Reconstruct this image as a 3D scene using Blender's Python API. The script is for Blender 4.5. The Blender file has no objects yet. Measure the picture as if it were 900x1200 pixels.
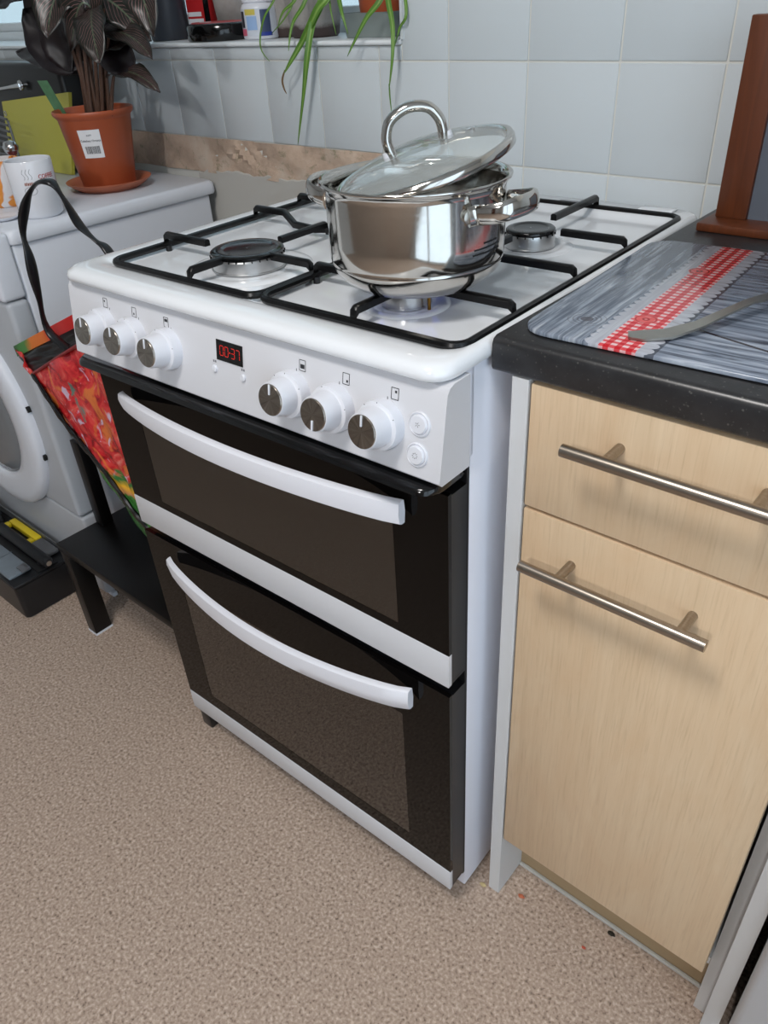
import bpy, bmesh, math, random
from mathutils import Vector, Matrix
random.seed(7)
S = bpy.context.scene
C = S.collection
PI = math.pi

# ------------------------------------------------------------------ camera
F_PX = 889.4254; YAW = 0.7419; PITCH = -0.6018; ROLL = -0.0646
CAM = Vector((0.9701, -0.4974, 1.1724))
_f = Vector((-math.sin(YAW)*math.cos(PITCH), math.cos(YAW)*math.cos(PITCH), math.sin(PITCH)))
_r = Vector((math.cos(YAW), math.sin(YAW), 0)); _u = _r.cross(_f)
_R = math.cos(ROLL)*_r + math.sin(ROLL)*_u; _U = -math.sin(ROLL)*_r + math.cos(ROLL)*_u
cam = bpy.data.objects.new('camera', bpy.data.cameras.new('camera')); C.objects.link(cam)
m3 = Matrix((_R, _U, -_f)).transposed()
cam.matrix_world = Matrix.Translation(CAM) @ m3.to_4x4()
cam.data.sensor_fit = 'HORIZONTAL'; cam.data.sensor_width = 36; cam.data.lens = F_PX*36/900
cam.data.clip_start = 0.02
S.camera = cam
def at(px, py, y):            # a point of the room seen at a photo pixel, at distance y along the room
    d = _f + (px-450)/F_PX*_R - (py-600)/F_PX*_U
    return CAM + d*((y-CAM.y)/d.y)

# ------------------------------------------------------------------ world, lights, exposure
W = bpy.data.worlds.new('overcast_sky'); S.world = W; W.use_nodes = True
W.node_tree.nodes['Background'].inputs[0].default_value = (0.72, 0.86, 1.0, 1)
W.node_tree.nodes['Background'].inputs[1].default_value = 2.3
S.view_settings.view_transform = 'Standard'; S.view_settings.look = 'None'
S.view_settings.exposure = 0.15; S.view_settings.gamma = 1
S.view_settings.use_curve_mapping = False
LAMP = (0.55, -0.75, 2.36); LAMP_FAR = (1.25, -2.55, 2.36)

# ------------------------------------------------------------------ helpers
def tag(o, label=None, cat=None, group=None, kind=None):
    if label: o['label'] = label
    if cat: o['category'] = cat
    if group: o['group'] = group
    if kind: o['kind'] = kind
    return o
def empty(name, loc=(0,0,0), rz=0, label=None, cat=None, group=None):
    o = bpy.data.objects.new(name, None); C.objects.link(o)
    o.empty_display_size = .02
    o.location = loc; o.rotation_euler = (0,0,rz)
    return tag(o, label, cat, group)
class MB:
    def __init__(s): s.bm = bmesh.new()
    def box(s, x0,y0,z0,x1,y1,z1, bev=0, seg=2, M=None):
        r = bmesh.ops.create_cube(s.bm, size=1)
        vs = r['verts']
        for v in vs:
            v.co = Vector(((x0+x1)/2+v.co.x*(x1-x0), (y0+y1)/2+v.co.y*(y1-y0), (z0+z1)/2+v.co.z*(z1-z0)))
        allv = vs
        if bev:
            es = list({e for v in vs for e in v.link_edges})
            rr = bmesh.ops.bevel(s.bm, geom=es, offset=bev, segments=seg, affect='EDGES', profile=.5)
            allv = list({v for f in rr['faces'] for v in f.verts} | {v for v in vs if v.is_valid})
        if M:
            for v in allv: v.co = M @ v.co
        return s
    def ring(s, pts): return [s.bm.verts.new(p) for p in pts]
    def bridge(s, a, b, closed=True):
        n = len(a)
        for i in range(n if closed else n-1):
            j = (i+1) % n
            try: s.bm.faces.new((a[i], a[j], b[j], b[i]))
            except ValueError: pass
    def loft(s, rings, cap0=True, cap1=True, closed=True):
        R = [s.ring(r) for r in rings]
        for a, b in zip(R, R[1:]): s.bridge(a, b, closed)
        if cap0 and closed: s.bm.faces.new(R[0][::-1])
        if cap1 and closed: s.bm.faces.new(R[-1])
        return s
    def tube(s, pts, r, n=10, closed=False, cap=True, flat=None):
        pts = [Vector(p) for p in pts]; k = len(pts); rings = []
        rr = r if isinstance(r, (list, tuple)) else [r]*k
        up = None
        for i, p in enumerate(pts):
            if closed: t = pts[(i+1) % k]-pts[i-1]
            else: t = pts[min(i+1, k-1)]-pts[max(i-1, 0)]
            t.normalize()
            if up is None:
                up = Vector((0,0,1)) if abs(t.z) < .9 else Vector((1,0,0))
            up = (up - t*up.dot(t)).normalized(); sd = t.cross(up)
            fx = flat if flat else (1, 1)
            rings.append([p + up*math.cos(2*PI*j/n)*rr[i]*fx[0] + sd*math.sin(2*PI*j/n)*rr[i]*fx[1] for j in range(n)])
        if closed:
            R = [s.ring(q) for q in rings]
            for i in range(k): s.bridge(R[i], R[(i+1) % k])
        else: s.loft(rings, cap, cap)
        return s
    def cyl(s, p0, p1, r0, r1=None, n=24):
        return s.tube([p0, p1], [r0, r0 if r1 is None else r1], n)
    def lathe(s, prof, n=48, M=None, c=(0,0,0), cap0=False, cap1=False):
        c = Vector(c); rings = []
        for r, z in prof:
            rings.append([(M @ Vector((r*math.cos(2*PI*j/n), r*math.sin(2*PI*j/n), z)) if M else
                           c+Vector((r*math.cos(2*PI*j/n), r*math.sin(2*PI*j/n), z))) for j in range(n)])
        return s.loft(rings, cap0, cap1)
    def poly(s, pts):
        s.bm.faces.new([s.bm.verts.new(p) for p in pts]); return s
    def extr(s, pts, d):                        # polygon pts extruded by vector d
        d = Vector(d); a = [Vector(p) for p in pts]
        return s.loft([a, [p+d for p in a]])
    def grid(s, P, uv=False):                   # P[i][j] points
        V = [[s.bm.verts.new(p) for p in row] for row in P]
        lay = s.bm.loops.layers.uv.verify() if uv else None
        ni, nj = len(V)-1, len(V[0])-1
        for i in range(ni):
            for j in range(nj):
                f = s.bm.faces.new((V[i][j], V[i][j+1], V[i+1][j+1], V[i+1][j]))
                if uv:
                    for l, (a, b) in zip(f.loops, ((i,j),(i,j+1),(i+1,j+1),(i+1,j))): l[lay].uv = (b/nj, a/ni)
        return s
    def build(s, name, m=None, parent=None, smooth=40, label=None):
        bmesh.ops.recalc_face_normals(s.bm, faces=s.bm.faces[:])
        me = bpy.data.meshes.new(name); s.bm.to_mesh(me); s.bm.free()
        if m: me.materials.append(m)
        if smooth and len(me.polygons):
            me.polygons.foreach_set('use_smooth', [True]*len(me.polygons))
            me.set_sharp_from_angle(angle=math.radians(smooth))
        o = bpy.data.objects.new(name, me); C.objects.link(o)
        if parent: o.parent = parent
        if label: o['label'] = label
        return o
def rrect(x0, y0, x1, y1, r, z, n=5):
    out = []
    for cx, cy, a in ((x1-r, y1-r, 0), (x0+r, y1-r, 90), (x0+r, y0+r, 180), (x1-r, y0+r, 270)):
        for k in range(n+1):
            t = math.radians(a+90*k/n); out.append(Vector((cx+r*math.cos(t), cy+r*math.sin(t), z)))
    return out
def solidify(o, t, off=0):
    m = o.modifiers.new('thickness', 'SOLIDIFY'); m.thickness = t; m.offset = off; return o
def subsurf(o, n=1):
    m = o.modifiers.new('smooth', 'SUBSURF'); m.levels = n; m.render_levels = n; return o
def smoothpath(pts, n=6):
    P = [Vector(p) for p in pts]; out = []
    for i in range(len(P)-1):
        a, b, c, d = P[max(i-1,0)], P[i], P[i+1], P[min(i+2,len(P)-1)]
        for k in range(n):
            t = k/n
            out.append(.5*((2*b)+(c-a)*t+(2*a-5*b+4*c-d)*t*t+(3*b-a-3*c+d)*t**3))
    out.append(P[-1]); return out
def text_mesh(txt, size, extrude=.0002, align='CENTER'):
    cu = bpy.data.curves.new('t', 'FONT'); cu.body = txt; cu.size = size; cu.extrude = extrude
    cu.align_x = align; cu.align_y = 'CENTER'; cu.resolution_u = 2
    o = bpy.data.objects.new('t', cu); C.objects.link(o)
    dg = bpy.context.evaluated_depsgraph_get()
    me = bpy.data.meshes.new_from_object(o.evaluated_get(dg))
    bpy.data.objects.remove(o); bpy.data.curves.remove(cu)
    return me
def add_text(name, txt, size, fn, m, parent):
    me = text_mesh(txt, size)
    for v in me.vertices: v.co = fn(v.co.x, v.co.y, v.co.z)
    me.materials.clear(); me.materials.append(m)
    o = bpy.data.objects.new(name, me); C.objects.link(o); o.parent = parent; return o

# ------------------------------------------------------------------ materials
def srgb(r, g, b):
    f = lambda c: (c/255/12.92) if c/255 <= .04045 else ((c/255+.055)/1.055)**2.4
    return (f(r), f(g), f(b), 1)
class NT:
    def __init__(s, name):
        s.m = bpy.data.materials.new(name); s.m.use_nodes = True; s.t = s.m.node_tree
        s.b = s.t.nodes['Principled BSDF']; s.out = s.t.nodes['Material Output']
        s.tc = s.t.nodes.new('ShaderNodeTexCoord')
    def n(s, typ, **kw):
        nd = s.t.nodes.new(typ)
        for k, v in kw.items():
            if k.startswith('i_'): nd.inputs[k[2:].replace('_', ' ')].default_value = v
            else: setattr(nd, k, v)
        return nd
    def l(s, a, b): s.t.links.new(a, b)
    def mapping(s, scale=(1,1,1), rot=(0,0,0), loc=(0,0,0), src='Object'):
        mp = s.n('ShaderNodeMapping'); mp.inputs['Scale'].default_value = scale
        mp.inputs['Rotation'].default_value = rot; mp.inputs['Location'].default_value = loc
        s.l(s.tc.outputs[src], mp.inputs[0]); return mp.outputs[0]
    def noise(s, vec, scale, detail=4, rough=.5, dist=0):
        nd = s.n('ShaderNodeTexNoise'); nd.inputs['Scale'].default_value = scale
        nd.inputs['Detail'].default_value = detail; nd.inputs['Roughness'].default_value = rough
        nd.inputs['Distortion'].default_value = dist
        if vec: s.l(vec, nd.inputs['Vector'])
        return nd.outputs['Fac']
    def ramp(s, fac, stops, interp='LINEAR'):
        r = s.n('ShaderNodeValToRGB'); s.l(fac, r.inputs[0]); e = r.color_ramp.elements
        r.color_ramp.interpolation = interp
        while len(e) < len(stops): e.new(.5)
        for k, (p, c) in enumerate(stops):
            e[k].position = p; e[k].color = c if len(c) == 4 else (*c, 1)
        return r.outputs[0]
    def math(s, op, a, b=None, clamp=False):
        nd = s.n('ShaderNodeMath', operation=op); nd.use_clamp = clamp
        for i, v in enumerate((a, b)):
            if v is None: continue
            if isinstance(v, (int, float)): nd.inputs[i].default_value = v
            else: s.l(v, nd.inputs[i])
        return nd.outputs[0]
    def mix(s, f, a, b, blend='MIX'):
        nd = s.n('ShaderNodeMix', data_type='RGBA', blend_type=blend)
        for i, v in ((0, f), (6, a), (7, b)):
            if isinstance(v, (int, float)): nd.inputs[i].default_value = v
            elif isinstance(v, tuple): nd.inputs[i].default_value = v
            else: s.l(v, nd.inputs[i])
        return nd.outputs[2]
    def bump(s, h, strength=.3, dist=.001):
        nd = s.n('ShaderNodeBump'); nd.inputs['Strength'].default_value = strength
        nd.inputs['Distance'].default_value = dist; s.l(h, nd.inputs['Height'])
        s.l(nd.outputs[0], s.b.inputs['Normal']); return nd.outputs[0]
    def col(s, c):
        if isinstance(c, tuple): s.b.inputs['Base Color'].default_value = c
        else: s.l(c, s.b.inputs['Base Color'])
    def set(s, **k):
        for a, v in k.items():
            i = s.b.inputs[a.replace('_', ' ')]
            if isinstance(v, (int, float, tuple)): i.default_value = v
            else: s.l(v, i)
        return s.m
def plain(name, c, rough=.5, metal=0, var=.06, scale=25, **k):
    t = NT(name); n = t.noise(t.mapping(), scale, 5, .6)
    c2 = tuple(x*(1-var*2) for x in c[:3])+(1,)
    t.col(t.mix(n, c, c2)); t.set(Roughness=rough, Metallic=metal, **k); return t.m

M = {}
M['enamel'] = plain('white_enamel', srgb(229,232,236), .14, 0, .01, 6, Coat_Weight=.4, Coat_Roughness=.05)
M['panel_white'] = plain('panel_white_enamel', srgb(205,206,211), .32, 0, .01, 8)
M['side_white'] = plain('side_white_paint', srgb(228,230,240), .38, 0, .02, 4)
M['plastic_white'] = plain('white_plastic', srgb(216,218,225), .3, 0, .01, 10)
M['handle_white'] = plain('painted_handle_white', srgb(222,223,230), .38, 0, .01, 10)
M['strip_grey'] = plain('silver_white_strip', srgb(205,206,210), .42, 0, .01, 10)
M['washer_white'] = plain('washer_white', srgb(214,218,226), .35, 0, .02, 5)
M['washer_front'] = plain('washer_front_grey', srgb(176,180,186), .4, 0, .02, 5)
M['ink'] = plain('black_ink', srgb(38,40,44), .5)
M['ink_grey'] = plain('grey_ink', srgb(120,122,128), .5)
M['red_ink'] = plain('red_ink', srgb(180,40,40), .5)
M['black_gloss'] = plain('gloss_black', srgb(12,12,13), .12, 0, .1, 10)
M['black_matt'] = plain('matt_black', srgb(16,16,18), .45, 0, .2, 40)
M['black_plastic'] = plain('black_plastic', srgb(22,23,26), .32, 0, .1, 30)
M['dark_slot'] = plain('dark_slot', srgb(10,10,10), .8)
M['chrome'] = plain('chrome', srgb(215,215,215), .12, 1, .02, 20)
M['silver'] = plain('burner_silver', srgb(205,205,205), .3, 1, .05, 60)
M['brass'] = plain('brass', srgb(150,110,50), .3, 1)
M['end_panel'] = plain('white_end_panel', srgb(206,207,208), .45, 0, .02, 5)
M['white_paint'] = plain('white_wall_paint', srgb(205,207,208), .6, 0, .02, 3)
M['grout'] = plain('grout', srgb(214,214,208), .8, 0, .05, 60)
M['upvc'] = plain('white_window_plastic', srgb(225,230,233), .3, 0, .01, 8)

# iron pan supports: satin black
t = NT('black_enamelled_iron'); n = t.noise(t.mapping(), 300, 3)
t.col(srgb(9,9,10)); t.bump(n, .2, .0003); t.set(Roughness=.3, Specular_IOR_Level=.32); M['iron'] = t.m
# black worktop with speckle
t = NT('black_speckled_laminate'); mp = t.mapping()
v = t.n('ShaderNodeTexVoronoi'); v.inputs['Scale'].default_value = 260; t.l(mp, v.inputs[0])
sp = t.ramp(v.outputs['Distance'], [(0, (1,1,1)), (.16, (1,1,1)), (.3, (0,0,0))])
n1 = t.noise(mp, 45, 6, .7); n2 = t.noise(mp, 160, 3, .6)
base = t.mix(n1, srgb(14,14,16), srgb(52,52,54))
msk = t.math('MULTIPLY', sp, t.ramp(n2, [(.5, (0,0,0)), (.62, (1,1,1))]))
t.col(t.mix(t.math('MULTIPLY', msk, .45), base, srgb(120,118,112)))
t.bump(n2, .15, .0005); t.set(Roughness=.3); M['worktop'] = t.m
# pale maple doors, vertical grain
t = NT('pale_maple_laminate'); mp = t.mapping(scale=(30, 30, 1.3))
g = t.noise(mp, 3, 8, .65, .8); mp2 = t.mapping(scale=(160, 160, 7)); g2 = t.noise(mp2, 2.5, 4, .6)
fig = t.noise(t.mapping(scale=(5, 5, 2.4)), 2, 4, .6, 1.5)
c = t.mix(g, srgb(196,168,134), srgb(226,204,174))
c = t.mix(t.ramp(fig, [(.35, (0,0,0)), (.7, (.55,.55,.55))]), c, srgb(206,174,138))
c = t.mix(t.ramp(g2, [(.52, (0,0,0)), (.75, (.28,.28,.28))]), c, srgb(160,130,96))
t.col(c); t.bump(g2, .08, .0003); t.set(Roughness=.42); M['maple'] = t.m
# floor
t = NT('beige_flecked_vinyl'); mp = t.mapping()
n1 = t.noise(mp, 210, 3, .6, .3); n2 = t.noise(mp, 420, 2, .5); n3 = t.noise(mp, 2.2, 3, .5)
c = t.ramp(n1, [(.3, srgb(100,83,71)), (.42, srgb(164,143,128)), (.55, srgb(186,166,150)), (.68, srgb(216,199,185))])
c = t.mix(t.ramp(n2, [(.56, (0,0,0)), (.7, (.5,.5,.5))]), c, srgb(118,95,76))
c = t.mix(t.math('MULTIPLY', n3, .15), c, srgb(166,144,126))
t.col(c); t.bump(n1, .35, .0008); t.set(Roughness=.55); M['floor'] = t.m
# tiles
t = NT('glazed_white_tile'); mp = t.mapping()
oi = t.n('ShaderNodeObjectInfo')
c = t.mix(oi.outputs['Random'], srgb(196,204,208), srgb(200,207,211)); t.col(c)
t.bump(t.noise(mp, 9, 2), .06, .002); t.set(Roughness=.16); M['tile'] = t.m
# bare plaster
t = NT('bare_plaster'); mp = t.mapping()
n1 = t.noise(mp, 9, 6, .65); n2 = t.noise(mp, 60, 5, .7); n3 = t.noise(mp, 28, 6, .7, .6)
c = t.ramp(n1, [(.3, srgb(160,140,124)), (.5, srgb(196,172,152)), (.7, srgb(206,192,176))])
c = t.mix(t.ramp(n3, [(.56, (0,0,0)), (.66, (1,1,1))]), c, srgb(150,140,116))
c = t.mix(t.ramp(n2, [(.66, (0,0,0)), (.74, (1,1,1))]), c, srgb(86,70,56))
t.col(c); t.bump(n2, .8, .004); t.set(Roughness=.9); M['plaster'] = t.m
# stainless
t = NT('polished_stainless'); mp = t.mapping(scale=(1,1,60)); n = t.noise(mp, 6, 4)
n2 = t.noise(t.mapping(), 22, 6, .7)
t.col(t.mix(n2, srgb(206,203,198), srgb(182,178,172))); t.set(Metallic=1.0, Roughness=t.ramp(n, [(.3, (.07,)*3), (.7, (.13,)*3)])); M['steel'] = t.m
t = NT('satin_stainless'); n2 = t.noise(t.mapping(), 30, 6, .7)
t.col(t.mix(n2, srgb(190,186,178), srgb(150,146,138))); t.set(Metallic=1.0, Roughness=.3); M['steel_satin'] = t.m
t = NT('brushed_bar'); mp = t.mapping(scale=(1,120,120)); n = t.noise(mp, 5, 3)
t.col(t.mix(n, srgb(176,166,154), srgb(140,131,121))); t.set(Metallic=1.0, Roughness=.3); M['bar'] = t.m
t = NT('spun_metal'); g = t.n('ShaderNodeTexGradient', gradient_type='RADIAL'); t.l(t.tc.outputs['Object'], g.inputs[0])
n = t.n('ShaderNodeTexNoise', noise_dimensions='1D'); n.inputs['Scale'].default_value = 14; t.l(g.outputs['Fac'], n.inputs['W'])
t.col(t.mix(n.outputs['Fac'], srgb(112,104,96), srgb(196,188,178))); t.set(Metallic=1.0, Roughness=.26); M['spun'] = t.m
# oven glass
def black_glass(name, tint, refl, rough=.03, opaque=False):
    t = NT(name)
    gl = t.n('ShaderNodeBsdfGlossy'); gl.inputs['Roughness'].default_value = rough; gl.inputs['Color'].default_value = (1, .97, .93, 1)
    tr = t.n('ShaderNodeBsdfDiffuse' if opaque else 'ShaderNodeBsdfTransparent'); tr.inputs['Color'].default_value = tint
    fr = t.n('ShaderNodeFresnel'); fr.inputs['IOR'].default_value = refl
    mx = t.n('ShaderNodeMixShader'); t.l(fr.outputs[0], mx.inputs[0]); t.l(tr.outputs[0], mx.inputs[1]); t.l(gl.outputs[0], mx.inputs[2])
    t.l(mx.outputs[0], t.out.inputs[0]); return t.m
M['frit'] = black_glass('fritted_black_glass', srgb(9,8,8), 1.24, .04, True)
M['oven_glass'] = black_glass('oven_window_glass', srgb(226,216,202), 1.85)
def clear_glass(name, tint, haze, refl):
    t = NT(name); lw = t.n('ShaderNodeLayerWeight'); lw.inputs['Blend'].default_value = .25
    gl = t.n('ShaderNodeBsdfGlossy'); gl.inputs['Roughness'].default_value = .03
    tr = t.n('ShaderNodeBsdfTransparent'); tr.inputs[0].default_value = tint
    df = t.n('ShaderNodeBsdfDiffuse'); df.inputs[0].default_value = srgb(214,220,220)
    a = t.n('ShaderNodeMixShader'); a.inputs[0].default_value = haze; t.l(tr.outputs[0], a.inputs[1]); t.l(df.outputs[0], a.inputs[2])
    f_ = t.math('ADD', t.math('MULTIPLY', lw.outputs['Facing'], refl), .04)
    b_ = t.n('ShaderNodeMixShader'); t.l(f_, b_.inputs[0]); t.l(a.outputs[0], b_.inputs[1]); t.l(gl.outputs[0], b_.inputs[2])
    t.l(b_.outputs[0], t.out.inputs[0]); return t.m
M['clear_glass'] = clear_glass('lid_glass', (.93,.95,.95,1), .22, .35)
M['inner_glass'] = clear_glass('inner_door_glass', (.85,.85,.85,1), .0, .1)
M['pane'] = clear_glass('window_pane_glass', (.62,.66,.66,1), .10, .2)
M['door_pane'] = clear_glass('garden_door_glass', (.98,.99,.99,1), .0, .15)
M['cavity'] = plain('oven_cavity_enamel', srgb(110,98,88), .5)
# terracotta plastic
M['terracotta'] = plain('terracotta_plastic', srgb(172,84,50), .38, 0, .08, 8)
M['terracotta_tray'] = plain('terracotta_saucer', srgb(186,104,72), .45, 0, .08, 12)
M['soil'] = plain('soil', srgb(42,30,24), .95, 0, .4, 90)
M['wood_red'] = None
t = NT('reddish_hardwood'); mp = t.mapping(scale=(26, 26, 2)); g = t.noise(mp, 3, 8, .6, 1)
t.col(t.mix(g, srgb(58,28,14), srgb(112,58,30))); t.set(Roughness=.38); M['wood_red'] = t.m
M['slate'] = plain('grey_slate', srgb(92,98,108), .4, 0, .05, 4)
M['lime'] = plain('lime_plastic', srgb(184,180,72), .35, 0, .04, 14)
M['grey_clear'] = plain('grey_translucent_lid', srgb(120,130,138), .25, 0, .15, 30)
M['yellow'] = plain('yellow_plastic', srgb(226,200,40), .4, 0, .03)
M['grey_metal'] = plain('grey_metal', srgb(120,122,126), .35, .6, .1, 30)
M['step_black'] = plain('black_painted_wood', srgb(9,8,8), .35, 0, .2, 30, Specular_IOR_Level=.3)
M['kick'] = plain('maple_plinth', srgb(176,152,118), .5, 0, .1, 10)
M['gasket'] = plain('white_sealant', srgb(205,204,198), .6)

# ================================================================== THE ROOM
YW = .6014
X0, X1, Y0, ZC = -2.1, 2.05, -3.6, 2.36
fl = MB().box(X0-.1, Y0-.1, -.05, X1+.1, YW+.3, 0).build('floor', M['floor'], smooth=0); tag(fl, kind='structure')
MB().box(X0-.1, Y0-.1, ZC, X1+.1, YW+.3, ZC+.06).build('ceiling', M['white_paint'], smooth=0)['kind'] = 'structure'
MB().box(X0-.1, Y0-.1, 0, X0, YW+.3, ZC).build('wall_left', M['white_paint'], smooth=0)['kind'] = 'structure'
PD0, PD1, PDZ = -2.1, -.05, 2.08          # glazed garden door in the right wall
w = MB(); w.box(X1, Y0-.1, 0, X1+.1, PD0, ZC); w.box(X1, PD1, 0, X1+.1, YW+.3, ZC); w.box(X1, PD0, PDZ, X1+.1, PD1, ZC)
w.build('wall_right', M['white_paint'], smooth=0)['kind'] = 'structure'
w = MB()
for y in (PD0, (PD0+PD1)/2-.045, PD1-.07): w.box(X1+.02, y, 0, X1+.08, y+.07, PDZ, .004)
w.box(X1+.02, PD0, 0, X1+.08, PD1, .12, .004); w.box(X1+.02, PD0, PDZ-.08, X1+.08, PD1, PDZ, .004)
gd = w.build('door_2', M['upvc']); gd['kind'] = 'structure'
for a, b_ in ((PD0+.07, (PD0+PD1)/2-.045), ((PD0+PD1)/2+.025, PD1-.07)):
    MB().box(X1+.048, a-.004, .116, X1+.052, b_+.004, PDZ-.076).build('pane', M['door_pane'], gd, smooth=0)
wf = MB().box(X0, Y0-.1, 0, X1, Y0, ZC).build('wall_front', M['white_paint'], smooth=0); wf['kind'] = 'structure'
# the wall behind the cooker, with a window opening
WX0, WX1, WZ0, WZ1 = -1.95, .066, 1.100, 2.12
w = MB(); yb = YW+.0018
w.box(X0, yb, 0, X1, YW+.3, WZ0-.001)
w.box(WX1+.006, yb, WZ0-.001, X1, YW+.3, ZC)
w.box(X0, yb, WZ0-.001, WX0, YW+.3, ZC)
w.box(WX0, yb, WZ1, WX1+.006, YW+.3, ZC)
wall = w.build('wall_back', M['grout'], smooth=0); wall['kind'] = 'structure'
TW, TH, TX, TZ = .1421, .141, .3009, 1.076
tile_meshes = {}
def tile(xa, xb, za, zb):
    g = .0013
    key = (round(xb-xa, 4), round(zb-za, 4))
    if key not in tile_meshes:
        o = MB().box(g, 0, g, xb-xa-g, .006, zb-za-g, .0012, 2).build('tile', M['tile'], wall)
        tile_meshes[key] = o.data
    else:
        o = bpy.data.objects.new('tile', tile_meshes[key]); C.objects.link(o); o.parent = wall
    o.location = (xa, YW+random.uniform(-.0003, .0004), za)
for i in range(-16, 12):
    xa = TX+i*TW
    tile(xa, xa+TW, TZ-TH, TZ)                       # the row under the sill
    if xa+TW <= WX1+.02: tile(xa, xa+TW, TZ, 1.0985)   # cut tiles under the sill
    elif xa < WX1: tile(xa, WX1, TZ, 1.0985); tile(WX1, xa+TW, TZ, TZ+TH)
    else: tile(xa, xa+TW, TZ, TZ+TH)
    if xa > .14: tile(xa, xa+TW, TZ-2*TH, TZ-TH)      # right of the bare patch
    if xa+TW > WX1:
        for k in (1, 2, 3): tile(max(xa, WX1), xa+TW, TZ+k*TH, TZ+(k+1)*TH)
# sill, reveal
s = MB().box(WX0, YW-.006, 1.0985, WX1, YW+.225, 1.106, .003, 3)
sill = s.build('window_sill', M['upvc'], wall)
MB().box(WX1, YW-.002, 1.106, WX1+.006, YW+.225, WZ1).build('reveal_lining', M['tile'], wall)
# bare plaster strip and painted lower face
P = []
for i in range(0, 181):
    x = -2.0+i*(2.16/180); row = []
    for j in range(0, 9):
        z = .866+j*(.0695/8)
        d = .0035*math.sin(x*37+z*90)+.002*math.sin(x*91-z*140)+random.uniform(-.0012, .0012)
        e = math.exp(-((x+.36)/.09)**2-((z-.91)/.024)**2)
        row.append((x, YW-.0005+d*.6-.002+.006*e*math.sin(x*150+z*210), z))
    P.append(row)
MB().grid(P).build('bare_plaster', M['plaster'], wall, label='patch of bare broken plaster under the tiles')
P = []
for i in range(0, 81):
    x = -.52+i*(.665/80)
    zt = .8735+.002*math.sin(x*60)+.0012*math.sin(x*190)+(-.010*math.exp(-((x+.51)/.02)**2))
    P.append([(x, YW+.008, .2), (x, YW-.004, .2), (x, YW-.004, zt-.002), (x, YW-.002, zt), (x, YW+.008, zt)])
MB().grid(P).build('painted_plaster', plain('cream_painted_plaster', srgb(186,184,178), .6, 0, .03, 4), wall)
# window frame and panes
wy = YW+.225
win = MB()
win.box(WX0, wy, 1.104, WX1+.004, wy+.06, 1.128, .004)
win.box(WX0, wy+.014, 1.128, WX1+.004, wy+.06, 1.150, .004)
win.box(WX0, wy, WZ1-.06, WX1+.004, wy+.06, WZ1, .004)
for x in (WX0, -1.33, -.66, WX1-.046):
    win.box(x, wy+.002, 1.128, x+.05, wy+.058, WZ1-.05, .004)
wo = win.build('window_1', M['upvc']); wo['kind'] = 'structure'
for a, b in ((WX0+.05, -1.33), (-1.28, -.66), (-.61, WX1-.046)):
    MB().box(a-.004, wy+.03, 1.146, b+.004, wy+.034, WZ1-.055).build('pane', M['pane'], wo, smooth=0)
# far side of the room: a brown door, seen only mirrored in the pan and the oven glass
d = MB().box(.55, Y0, 0, 1.35, Y0+.035, 2.02, .004).build('door_1', M['wood_red'], smooth=0); d['kind'] = 'structure'
MB().tube([(.63, Y0+.035, 1.0), (.63, Y0+.08, 1.0), (.74, Y0+.08, 1.0)], .009).build('handle', M['chrome'], d)
t = MB(); t.box(.47, Y0, 0, .55, Y0+.02, 2.1); t.box(1.35, Y0, 0, 1.43, Y0+.02, 2.1); t.box(.47, Y0, 2.02, 1.43, Y0+.02, 2.1)
t.build('trim_1', M['white_paint'], smooth=0)['kind'] = 'structure'
# ceiling lamps
def ceiling_lamp(p, label, watts, size, drop, col):
    cl = empty('ceiling_light', p, 0, label, 'ceiling light')
    MB().lathe([(.001, 0), (.05, 0), (.05, -.012), (.006, -.016), (.006, -drop+.05), (.05, -drop+.045), (.14, -drop+.01), (.15, -drop), (.146, -drop), (.05, -drop+.038), (.001, -drop+.04)], 40).build('fitting', M['plastic_white'], cl)
    ld = bpy.data.lights.new('lamp_glow', 'AREA'); ld.shape = 'DISK'; ld.size = size; ld.energy = watts; ld.color = col
    lo = bpy.data.objects.new('lamp_glow', ld); C.objects.link(lo); lo.location = (0, 0, -drop-.002); lo.parent = cl
    return lo
ceiling_lamp(LAMP, 'white ceiling light over the kitchen floor', 17, .40, .06, (1, .965, .93))
lo = bpy.data.lights.new('lamp_bulb', 'SPOT')
cl = empty('spotlight', LAMP_FAR, 0, 'white adjustable ceiling spotlight at the far end of the room', 'spotlight')
MB().cyl((0,0,0), (0,0,-.012), .05).build('base', M['plastic_white'], cl); MB().cyl((0,0,-.012), (0,0,-.11), .008).build('arm', M['plastic_white'], cl)
aim = (Vector((0,.3,.7))-Vector(LAMP_FAR)-Vector((0,0,-.16))).normalized()
hc = Vector((0,0,-.14)); rot = aim.to_track_quat('-Z', 'Y').to_matrix().to_4x4()
MB().lathe([(.001,.07),(.045,.07),(.06,.05),(.085,-.01),(.082,-.01),(.055,.045),(.001,.05)], 32, M=Matrix.Translation(hc) @ rot).build('shade', M['plastic_white'], cl)
sl = bpy.data.lights.new('spot_glow', 'AREA'); sl.shape = 'DISK'; sl.size = .15; sl.energy = 18; sl.color = (1, .98, .965)
so = bpy.data.objects.new('spot_glow', sl); C.objects.link(so); so.parent = cl; so.matrix_local = Matrix.Translation(hc+aim*.012) @ rot

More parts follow.
